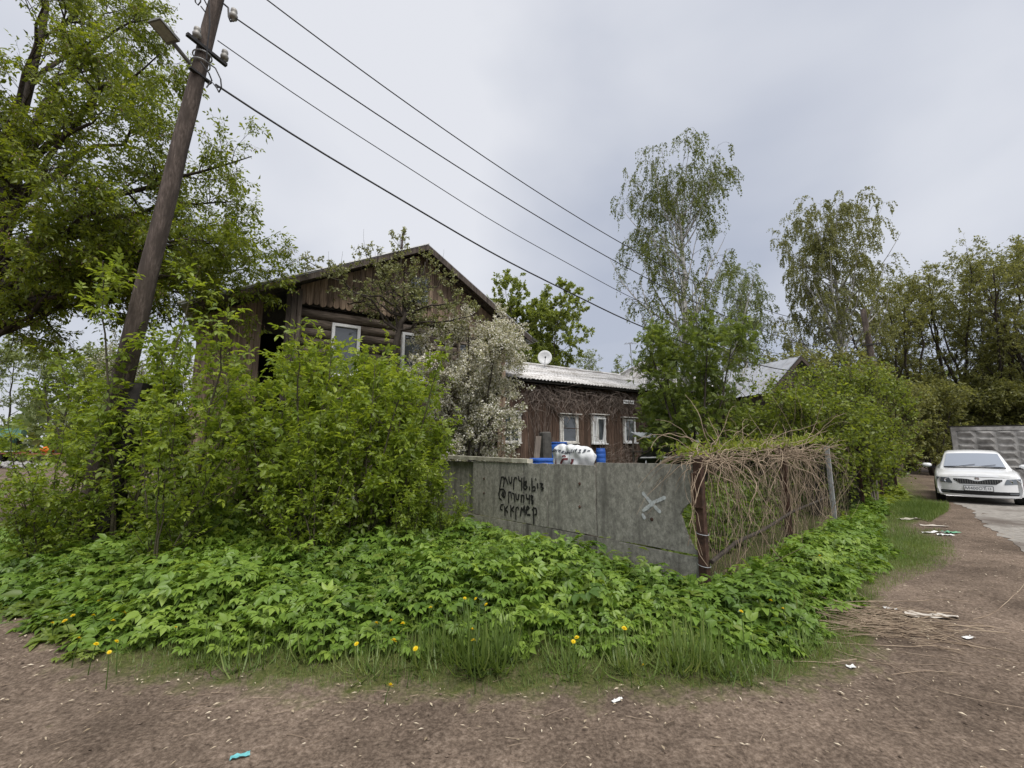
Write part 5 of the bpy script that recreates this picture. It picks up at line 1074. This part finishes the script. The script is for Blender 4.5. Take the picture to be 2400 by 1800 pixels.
def weeds(name, label, poly, n, hmax, size, mat, seed, edge=.55, grow=.75, tm=None, per=3, up=1.0, rag=.16):
    rg = rng_(seed); q = inpoly(rg, poly, n); x, y = q.T; dd = pdist(x, y, poly); k0 = dd > rag + rag * clump(x, y, 2.2, seed); x, y = x[k0], y[k0]; n = len(x)
    d = pdist(x, y, poly); h = hmax * np.clip(.16 + grow * d / edge, 0, 1) * (.74 + .26 * clump(x, y, 1.0, seed)) * rg.uniform(.45, 1.25, n); z0 = hz(x, y)
    rp = np.repeat(np.arange(n), per); a = rg.uniform(0, 2 * np.pi, n * per); f = rg.uniform(.5, 1.0, n * per); hh = h[rp] * f; r = hh * rg.uniform(.15, .5, n * per)
    dirv = np.stack([np.cos(a), np.sin(a), np.zeros_like(a)], 1); base = np.stack([x[rp], y[rp], z0[rp] - .01], 1); top = base + dirv * r[:, None] + np.array([0, 0, 1.]) * hh[:, None]
    yd = nrm(dirv + np.array([0, 0, -.08]) + rg.normal(0, .15, (n * per, 3))); nz_ = nrm(np.array([0, 0, up]) + dirv * .3 + rg.normal(0, .40, (n * per, 3)))
    sc = (size[0] + (size[1] - size[0]) * rg.random(n * per) ** 1.3 * 1.15) * (.55 + .45 * f) * (1 + .25 * clump(x, y, 1.7, seed + 3.)[rp])
    var = np.clip(.42 + .16 * clump(x, y, .8, seed + 1.0)[rp] + .3 * (f - .7) + rg.normal(0, .19, n * per), 0, 1)
    tms = tm or [goutweed(1), goutweed(2), goutweed(3)]; k = rg.integers(0, len(tms), n * per); parts = []
    for i, t_ in enumerate(tms): m_ = k == i; parts.append(scatter(t_, top[m_], yd[m_], nz_[m_], sc[m_], var[m_], rg))
    side = nrm(np.cross(top - base, np.array([0, 0, 1.]) + dirv * .3)) * .0022; n4 = n * per
    mid = (base + top) / 2 + np.array([0, 0, 1.]) * hh[:, None] * .08
    SV = np.stack([base - side, base + side, mid + side, mid - side, top], 1).reshape(-1, 3); b5 = (np.arange(n4) * 5)[:, None]
    SF = np.concatenate([b5 + np.array([[0, 1, 2]]), b5 + np.array([[0, 2, 3]]), b5 + np.array([[3, 2, 4]])])
    parts.append((SV, SF, np.full(len(SV), .45)))
    V, Fc, A = joined(parts)
    return put(name, mesh_np(name, V, [Fc], {'var': A}), ML[mat], kind='stuff', label=label, category='weeds')
weeds('ground_elder', 'dense bright green ground elder in front of the fences', COVER, 8800, .44, (.11, .20), 'gout', 301)
weeds('mixed_weeds', 'darker nettle-like weeds scattered through the ground elder', COVER, 1500, .5, (.07, .12), 'nettle', 305, .55, .75, [leaf_tmpl(.45, .1, True), compose([(*LF, (0, .05, 0), a, .55, .1) for a in (0, 1.6, 3.1, 4.7)])], 5)
YARD = [(2.4, 5.6), (4.2, 7.4), (6.6, 9.6), (9.0, 12.0), (8.6, 14.5), (3.5, 14), (-1.2, 11.5), (-.2, 8.6), (1.2, 6.6)]
NETTLE = [leaf_tmpl(.5, .1, True), compose([(*LF, (0, .05, 0), a, .55, .1) for a in (0, 1.6, 3.1, 4.7)])]
weeds('yard_weeds', 'tangled green weeds behind the wire fence', YARD, 3800, .55, (.10, .17), 'nettle', 302, .5, .8, NETTLE + [goutweed(4)], 4)
FAR_EDGE = [(9.2, 10.8), (10.6, 11.8), (11.9, 13.0), (15.5, 17.5), (19, 22), (14, 24), (9, 18), (8.2, 13.0)]
weeds('lane_weeds', 'green weeds along the lane beside the parked car', FAR_EDGE, 3000, .45, (.16, .26), 'hazel', 303, .6, .8, NETTLE + [goutweed(5)], 3)
LEFT_EDGE = [(-9.2, 6.6), (-7.6, 5.9), (-6.0, 5.0), (-4.6, 4.1), (-3.3, 3.35), (-2.9, 3.35), (-4.0, 4.1), (-5.0, 4.8), (-6.2, 5.8), (-8.6, 7.6), (-12, 10), (-13, 8)]
weeds('edge_weeds', 'dull green low weeds at the bend of the earth track', LEFT_EDGE, 2300, .24, (.10, .16), 'nettle', 304, .35, .8, NETTLE + [goutweed(6)], 3, rag=.03)

GB = (np.array([(-.018, 0, 0), (.018, 0, 0), (-.017, .36, .08), (.017, .36, .08), (-.013, .70, .0), (.013, .70, .0), (0, .95, -.26)], float), np.array([(0, 1, 3), (0, 3, 2), (2, 3, 5), (2, 5, 4), (4, 5, 6)]))
def blades(rg, x, y, L, lean, spreadv=0.5):
    n = len(x); a = rg.uniform(0, 2 * np.pi, n); d = np.stack([np.cos(a), np.sin(a), np.zeros(n)], 1)
    yd = nrm(np.array([0, 0, 1.]) + d * lean[:, None]); p = np.stack([x, y, hz(x, y) - .008], 1)
    nz_ = nrm(-d * 1.0 + np.array([0, 0, .6]) ) * -1
    return scatter(GB, p, yd, nz_, L, np.clip(.4 + .18 * clump(x, y, 1.3, 2.0) + rg.normal(0, .2, n), 0, 1), rg)
rg = rng_(310); parts = []
q = inpoly(rg, VERGE[:16] + [(3.2, 5.0), (2.4, 4.1), (1.6, 3.8), (-2.4, 3.9), (-4.6, 5.0), (-7, 6.4)], 52000)
d = pdist(q[:, 0], q[:, 1], VERGE); keep = (d > .02) & (rg.random(len(q)) < np.clip(.15 + d / .16 + .55 * clump(q[:, 0], q[:, 1], 2.4, 5.), .04, 1)) & ((q[:, 0] < 3.3) | (rg.random(len(q)) < .5))
q = q[keep]; d = d[keep]; parts.append(blades(rg, q[:, 0], q[:, 1], np.clip(.04 + .17 * d, .035, .13) * rg.uniform(.5, 1.4, len(q)), rg.uniform(.3, 1.7, len(q))))
# short turf patches on the lane side
TURF = [(3.4, 4.5), (4.6, 5.3), (6.3, 6.3), (7.6, 7.7), (8.3, 8.6), (6.2, 8.0), (4.6, 6.2), (3.4, 5.0)]
q = inpoly(rg, TURF, 15000); cl = clump(q[:, 0], q[:, 1], 1.0, 3.0); keep = rg.random(len(q)) < np.clip(.55 + .6 * cl, .08, 1); q = q[keep]
parts.append(blades(rg, q[:, 0], q[:, 1], rg.uniform(.03, .085, len(q)), rg.uniform(.3, 1.2, len(q))))
TURF2 = [(8.9, 9.4), (10.8, 10.9), (11.8, 11.9), (11.2, 12.6), (9.3, 11.0)]
q = inpoly(rg, TURF2, 9000); parts.append(blades(rg, q[:, 0], q[:, 1], rg.uniform(.06, .2, len(q)), rg.uniform(.2, 1.0, len(q))))
# taller tussocks
for (px, py, n, Lm) in ((1120, 1580, 190, .42), (1060, 1560, 120, .38), (1180, 1575, 120, .36), (990, 1570, 80, .32), (860, 1590, 60, .28), (700, 1570, 90, .30), (480, 1575, 90, .28), (560, 1590, 60, .26), (1330, 1590, 90, .30), (1480, 1590, 110, .32), (1600, 1580, 160, .38), (1650, 1570, 100, .36), (1720, 1600, 90, .28), (1780, 1590, 70, .25), (1900, 1540, 70, .24), (1000, 1330, 60, .5), (1140, 1420, 70, .55), (1850, 1480, 40, .4)):
    c_ = gnd(px, py); m_ = int(n * .8); x = c_.x + rg.normal(0, .07, m_); y = c_.y + .06 + rg.normal(0, .06, m_); parts.append(blades(rg, x, y, Lm * rg.uniform(.45, 1.15, m_), rg.uniform(.25, 1.9, m_)))
V, Fc, A = joined(parts); put('grass', mesh_np('grass', V, [Fc], {'var': A}), ML['grass'], kind='stuff', label='green grass along the edge of the earth track', category='grass')

# ------------------------------------------------------------------ dandelions
petal = []
for ring_, (nn, s_, el) in enumerate(((16, .021, .12), (12, .016, .5), (8, .011, .95))):
    for k in range(nn): petal.append((*leaf_tmpl(.34, .02), (0, 0, .002 * ring_), 2 * math.pi * k / nn + ring_ * .2, s_, el))
pv, pfc = compose(petal); dme = mesh_np('flower_head', pv, [pfc], {'var': rng_(5).random(len(pv)) * .8 + .1})
Z8 = [(735, 118), (435, 197), (372, 200), (315, 263), (403, 262), (540, 253), (280, 286), (226, 295), (488, 285), (340, 361), (503, 374), (415, 386), (472, 421), (758, 315), (2008, 188), (2055, 190), (2100, 215), (1860, 228), (1690, 285), (1625, 295), (1740, 297), (1700, 372), (1540, 385), (2045, 370), (2040, 323), (1795, 405), (1685, 567)]
Z9 = [(485, 318), (280, 358), (265, 375), (568, 478), (1118, 198), (1170, 233), (990, 245), (1335, 15), (1330, 5)]
DN = [(x / 1.843, 1300 + y / 1.843) for x, y in Z8] + [(1200 + x / 1.843, 1300 + y / 1.843) for x, y in Z9] + [(70, 1252), (25, 1290), (45, 1280), (12, 1312)]
rd_ = random.Random(17)
for (px, py) in DN:
    zt = (.20 if py > 1300 else .3) if px < 420 else (.36 if py < 1480 else (.22 if py < 1540 else .07))
    c_ = gnd(px, py, zt + .02); g0 = gz(c_.x, c_.y); lx, ly = rd_.uniform(-.05, .05), rd_.uniform(-.04, .04); big_ = 1.0 + .55 * (px in (DN[21][0], DN[5][0], DN[1][0], DN[26][0])); 
    lab = 'yellow dandelion in the clump at the bend of the earth track' if px < 420 else ('yellow dandelion at the foot of the wire fence weeds' if px > 1640 else 'yellow dandelion among the ground elder and grass by the track')
    o = thing('dandelion', lab, 'flower', (c_.x + lx, c_.y + ly, g0), rd_.uniform(0, 6), 'dandelions along the earth track')
    hh = c_.z - g0; e_ = Vector((-lx, -ly, 0)); e_.rotate(Matrix.Rotation(-o.rotation_euler.z, 3, 'Z'))
    MB().tube([(0, 0, -.02), (e_.x * .4, e_.y * .4, hh * .55), (e_.x, e_.y, hh)], [.0035, .003, .0028], 5).build('stem', ML['grass'], o)
    f_ = put('flower_head', dme, ML['yellow'], o, (e_.x, e_.y, hh)); f_.rotation_euler = (rd_.uniform(.1, .7), rd_.uniform(-.3, .3), 0); f_.scale = (rd_.uniform(.75, 1.1) * big_,) * 3

# ------------------------------------------------------------------ dry vines on the wire fence
def strands(rg, p, d, ln, seg, wob, trop, r):
    n = len(p); C = np.zeros((n, seg + 1, 3)); C[:, 0] = p; d = nrm(d)
    for s_ in range(seg): d = nrm(d + rg.normal(0, wob, (n, 3)) + np.array(trop)[None]); C[:, s_ + 1] = C[:, s_] + d * (ln / seg)[:, None]
    return C, np.repeat(r[:, None], seg + 1, 1) * np.linspace(1, .55, seg + 1)[None]
rg = rng_(401); R3 = np.array([RD[0], RD[1], 0]); N3 = np.array([RD[1], -RD[0], 0])       # along the fence, outwards to the lane
def fpos(s, off, z): return np.array([FP[0], FP[1], 0]) + s[:, None] * R3 + off[:, None] * N3 + z[:, None] * np.array([0, 0, 1.])
sets = []
n = 190; s_ = rg.uniform(-.15, 5.6, n); s_[:60] = rg.uniform(1.8, 3.6, 60); sg = np.where(rg.random(n) < .5, 1, -1)
sets.append(strands(rg, fpos(s_, rg.normal(0, .07, n), 1.44 + .03 * s_ / 3 + rg.normal(.03, .05, n)), R3[None] * sg[:, None] + np.array([0, 0, .25]) + rg.normal(0, .18, (n, 3)), rg.uniform(.4, 1.3, n), 11, .22, (0, 0, -.05), rg.uniform(.003, .0065, n)))
n = 150; s_ = rg.uniform(-.1, 5.6, n); s_[:50] = rg.uniform(0, .7, 50); s_[50:80] = rg.uniform(2.6, 3.1, 30); sg = np.where(rg.random(n) < .6, 1, -1)
sets.append(strands(rg, fpos(s_, rg.normal(.02, .06, n), 1.46 + rg.normal(0, .05, n)), R3[None] * (sg * rg.uniform(.2, 1, n))[:, None] + N3[None] * rg.uniform(-.1, .35, n)[:, None] + np.array([0, 0, .05]), rg.uniform(.25, 1.35, n), 12, .22, (0, 0, -.22), rg.uniform(.0018, .0065, n)))
n = 26; s_ = rg.uniform(-.05, .3, n)
sets.append(strands(rg, fpos(s_, rg.uniform(-.02, .1, n), 1.44 + rg.normal(0, .04, n)), np.array([FD[0], FD[1], 0])[None] * rg.uniform(.4, 1, n)[:, None] + N3[None] * .3 + np.array([0, 0, .25]), rg.uniform(.4, 1.0, n), 10, .08, (0, 0, -.17), rg.uniform(.0025, .005, n)))
n = 150; s_ = rg.uniform(.05, 6.6, n); pb = fpos(s_, rg.normal(0, .1, n), np.zeros(n)); pb[:, 2] = hz(pb[:, 0], pb[:, 1])
sets.append(strands(rg, pb, np.array([0, 0, 1.])[None] + rg.normal(0, .25, (n, 3)), rg.uniform(.6, 1.6, n), 9, .12, (0, 0, .05), rg.uniform(.002, .0045, n)))
n = 40; s_ = 2.88 + rg.normal(0, .07, n)
sets.append(strands(rg, fpos(s_, rg.normal(0, .06, n), rg.uniform(.1, .7, n)), np.array([0, 0, 1.])[None] + rg.normal(0, .15, (n, 3)), rg.uniform(.6, 1.2, n), 9, .10, (0, 0, .05), rg.uniform(.003, .007, n)))
V, Fq, b = [], [], 0
for P_, R_ in sets: v, f = tubes(P_, R_, 4); V.append(v); Fq.append(f + b); b += len(v)
put('dry_vines', mesh_np('dry_vines', np.concatenate(V), [np.concatenate(Fq)], smooth=True), M['vine'], kind='stuff', label='tan tangle of dry vines hanging over the wire fence', category='vines')
n = 900; s_ = rg.uniform(-.5, 5.8, n); pz = 1.50 + .03 * s_ + np.abs(rg.normal(0, .07, n)); p_ = fpos(s_, rg.normal(-.05, .14, n), pz)
put('vine_leaves', leafmesh('vine_leaves', [leaf_tmpl(.45)], p_, nrm(rg.normal(0, .6, (n, 3)) + [0, 0, .8]), nrm(rg.normal(0, 1, (n, 3))), rg.uniform(.04, .08, n), np.clip(rg.normal(.75, .2, n), 0, 1), rg), ML['hazel'], kind='stuff', label='fresh yellow-green shoots along the top of the vine tangle', category='leaves')

# ------------------------------------------------------------------ dead creeper on the wing wall
rg = rng_(402); cD, sD = math.cos(DH), math.sin(DH)
def wpos(x, y, z): return np.stack([3.27 + x * cD - y * sD, 16.5 + x * sD + y * cD, z], 1)
X3 = np.array([cD, sD, 0]); sets = []
n = 620; x = rg.uniform(-3.3, 3.6, n); z = 3.78 - np.abs(rg.normal(0, .35, n))
sets.append(strands(rg, wpos(x, rg.uniform(-.16, -.04, n), z), X3[None] * rg.normal(0, .8, n)[:, None] + np.array([0, 0, -.5]), rg.uniform(.5, 1.3, n), 9, .2, (0, 0, -.05), rg.uniform(.004, .014, n)))
n = 50; x = np.repeat(rg.uniform(-3.0, 3.3, 10), 5) + rg.normal(0, .08, n)
sets.append(strands(rg, wpos(x, rg.uniform(-.12, -.05, n), rg.uniform(.5, .9, n)), np.array([0, 0, 1.])[None] + X3[None] * rg.normal(0, .12, n)[:, None], rg.uniform(2.0, 3.0, n), 12, .07, (0, 0, .05), rg.uniform(.007, .014, n)))
n = 160; x = rg.uniform(-.3, 2.6, n)
sets.append(strands(rg, wpos(x, rg.uniform(-.8, -.1, n), rg.uniform(.4, 1.5, n)), X3[None] * rg.normal(0, .7, n)[:, None] + np.array([0, 0, .6]), rg.uniform(.4, 1.0, n), 8, .18, (0, 0, -.08), rg.uniform(.004, .009, n)))
V, Fq, b = [], [], 0
for P_, R_ in sets: v, f = tubes(P_, R_, 4); V.append(v); Fq.append(f + b); b += len(v)
put('dead_creeper', mesh_np('dead_creeper', np.concatenate(V), [np.concatenate(Fq)], smooth=True), M['vine_dark'], kind='stuff', label='brown web of dead creeper covering the wing wall', category='creeper')

# ------------------------------------------------------------------ litter on the track
rg = rng_(403); ML['litter'] = leafmat('dry seed', (0.26, 0.20, 0.13), (0.46, 0.38, 0.27), (0.66, 0.58, 0.45), 0.1)
x = rg.uniform(-6, 10.5, 9000); y = 1.7 + 7.5 * rg.random(9000) ** 1.3; d = pdist(x, y, VERGE); m_ = (d < .12) & (np.abs(x) < y * 1.35) & (rg.random(9000) < .42 + .5 * (np.abs(d) < .35)); x, y = x[m_], y[m_]; n = len(x)
a = rg.uniform(0, 6.28, n); put('fallen_seeds', leafmesh('fallen_seeds', [leaf_tmpl(.22, .03), leaf_tmpl(.36, .05)], np.stack([x, y, hz(x, y) + .016], 1), np.stack([np.cos(a), np.sin(a), rg.normal(0, .08, n)], 1), nrm(rg.normal(0, .15, (n, 3)) + [0, 0, 1]), rg.uniform(.014, .042, n), np.clip(rg.normal(.55, .25, n), 0, 1), rg), ML['litter'], kind='stuff', label='pale fallen maple seeds scattered over the earth', category='litter')
x = rg.uniform(-6, 12, 6000); y = 1.7 + 9 * rg.random(6000) ** 1.4; m_ = (pdist(x, y, VERGE) < .05) & (np.abs(x) < y * 1.35); x, y = x[m_], y[m_]; n = len(x)
put('pebbles', mesh_np('pebbles', *(lambda r_: (r_[0], [r_[1]]))(scatter((np.array([(-1, -.6, 0), (.2, -1, .05), (1, -.2, 0), (.5, .9, .05), (-.7, .8, 0), (-.1, 0, .75), (.3, .1, .6)], float), np.array([(0, 1, 5), (1, 2, 6), (2, 3, 6), (3, 4, 5), (4, 0, 5), (5, 1, 6), (5, 6, 3)])), np.stack([x, y, hz(x, y) + .004], 1), nrm(rg.normal(0, 1, (n, 3)) * [1, 1, .1]), nrm(rg.normal(0, .15, (n, 3)) + [0, 0, 1]), .003 + .011 * rg.random(n) ** 3, rg.random(n), rg))), M['soil'], kind='stuff', label='small stones and crumbs of earth on the track', category='gravel')
def sticks(name, label, c, n, sx, sy, ang, ln, r, seed, zmax=.1, wob=.08, mat='vine'):
    rg = rng_(seed); x = c[0] + rg.normal(0, sx, n); y = c[1] + rg.normal(0, sy, n); a = ang + rg.normal(0, .45, n) + np.pi * (rg.random(n) < .5)
    z = hz(x, y) + .012 + zmax * rg.random(n) ** 2; d0 = np.stack([np.cos(a), np.sin(a), rg.normal(0, .04, n)], 1); lnn = rg.uniform(ln[0], ln[1], n)
    C, R_ = strands(rg, np.stack([x, y, z], 1) - d0 * lnn[:, None] / 2, d0, lnn, 9, wob, (0, 0, -.01), rg.uniform(r[0], r[1], n)); C[..., 2] = np.maximum(C[..., 2], hz(C[..., 0], C[..., 1]) + .008)
    v, f = tubes(C, R_, 5); return put(name, mesh_np(name, v, [f], smooth=True), M[mat], kind='stuff', label=label, category='twigs')
c_ = gnd(2110, 1468); sticks('brushwood', 'heap of dry brown brushwood dumped at the lane edge', (c_.x - .1, c_.y), 150, .30, .22, -.45, (.3, .85), (.002, .005), 501)
c_ = gnd(2180, 1560); sticks('loose_twigs', 'long loose twigs trailing across the earth track', (c_.x, c_.y), 7, .45, .25, -.55, (.3, .9), (.0015, .0035), 502, .01, .14, 'vine')
c_ = gnd(1750, 1650); sticks('fallen_twigs', 'scattered thin twigs lying on the earth track', (c_.x - 1.2, c_.y - .1), 70, 2.4, .35, .2, (.04, .16), (.001, .002), 503, .004, .06, 'vine')
M['paper'] = pm('crumpled paper', [(0.62, 0.62, 0.6), (0.78, 0.78, 0.77)], 12, 0.8, 0.2); M['cyan'] = pm('torn blue-green film', [(0.10, 0.36, 0.38), (0.2, 0.5, 0.52)], 12, 0.5, 0.2); M['greenplastic'] = pm('green wrapper', [(0.08, 0.28, 0.15), (0.2, 0.42, 0.28)], 12, 0.5, 0.2); M['greyscrap'] = pm('pale cardboard', [(0.42, 0.38, 0.33), (0.58, 0.54, 0.48)], 12, 0.9, 0.2)
def scrap(px, py, L, Wd, mat, label, ang=0.3, seed=0):
    r = random.Random(seed + int(px)); c_ = gnd(px, py); nx, ny = 6, 4; V = []
    for j in range(ny + 1):
        for i in range(nx + 1): V.append((L * (i / nx - .5) + r.uniform(-.1, .1) * L / nx * 2, Wd * (j / ny - .5) * (1 - .35 * abs(math.sin(i * 1.7 + seed))) + r.uniform(-.1, .1) * Wd / ny, .012 + abs(r.gauss(0, .22)) * min(L, Wd) * .5))
    t_ = .002; k = len(V); Fc = [(j * (nx + 1) + i, j * (nx + 1) + i + 1, (j + 1) * (nx + 1) + i + 1, (j + 1) * (nx + 1) + i) for j in range(ny) for i in range(nx)]
    MB().add(V + [(x, y, z - t_) for x, y, z in V], Fc + [tuple(q + k for q in f[::-1]) for f in Fc]).build('litter_scrap', M[mat], None, False, (c_.x, c_.y, gz(c_.x, c_.y)), ang, label=label, category='litter')
scrap(1447, 1646, .075, .03, 'paper', 'crumpled white paper scrap at the grass edge of the track', .6)
scrap(562, 1781, .09, .035, 'cyan', 'torn blue-green film scrap lying on the bare earth', .4)
scrap(2270, 1497, .10, .05, 'paper', 'small white triangle of paper on the brushwood heap', .2, 2)
scrap(2090, 1428, .13, .05, 'paper', 'white paper strip at the top of the brushwood heap', -.3, 3)
scrap(2175, 1447, .35, .12, 'greyscrap', 'flattened pale cardboard among the brushwood', -.2, 4)
scrap(2215, 1448, .22, .09, 'greyscrap', 'curled pale bark piece beside the flattened cardboard', -.3, 5)
scrap(2230, 1251, .30, .14, 'greenplastic', 'green plastic wrapper in the rubbish by the grass patch', .2, 6)
scrap(2195, 1251, .55, .10, 'paper', 'long white strip of rubbish beside the green wrapper', .1, 7)
scrap(2215, 1257, .26, .12, 'paper', 'white crumpled bag below the green wrapper', .0, 8)
scrap(2190, 1234, .45, .10, 'greyscrap', 'pinkish-grey twisted rag behind the green wrapper', -.4, 9)
scrap(2130, 1217, .5, .16, 'greyscrap', 'grey slab fragment at the end of the ground elder', .1, 10)
scrap(1995, 1564, .06, .04, 'paper', 'tiny white paper scrap at the tip of the grass', .1, 11)

# ------------------------------------------------------------------ distant wood all round
rg = rng_(600); n = 26000; az = rg.uniform(-1.45, 1.45, n); rr = rg.uniform(58, 78, n); hmx = 6.5 + 2.2 * np.sin(az * 9) + 1.5 * np.sin(az * 23 + 1) + 1.2 * np.sin(az * 51)
p_ = np.stack([rr * np.sin(az), rr * np.cos(az), rg.uniform(0, 1, n) ** .8 * hmx], 1)
put('far_wood', leafmesh('far_wood', [leaf_tmpl(.7)], p_, nrm(rg.normal(0, 1, (n, 3))), nrm(rg.normal(0, 1, (n, 3)) + [0, 0, .6]), rg.uniform(.5, 1.1, n), np.clip(rg.normal(.5, .25, n), 0, 1), rg), ML['pale'], kind='stuff', label='distant pale green wood on the horizon', category='wood')
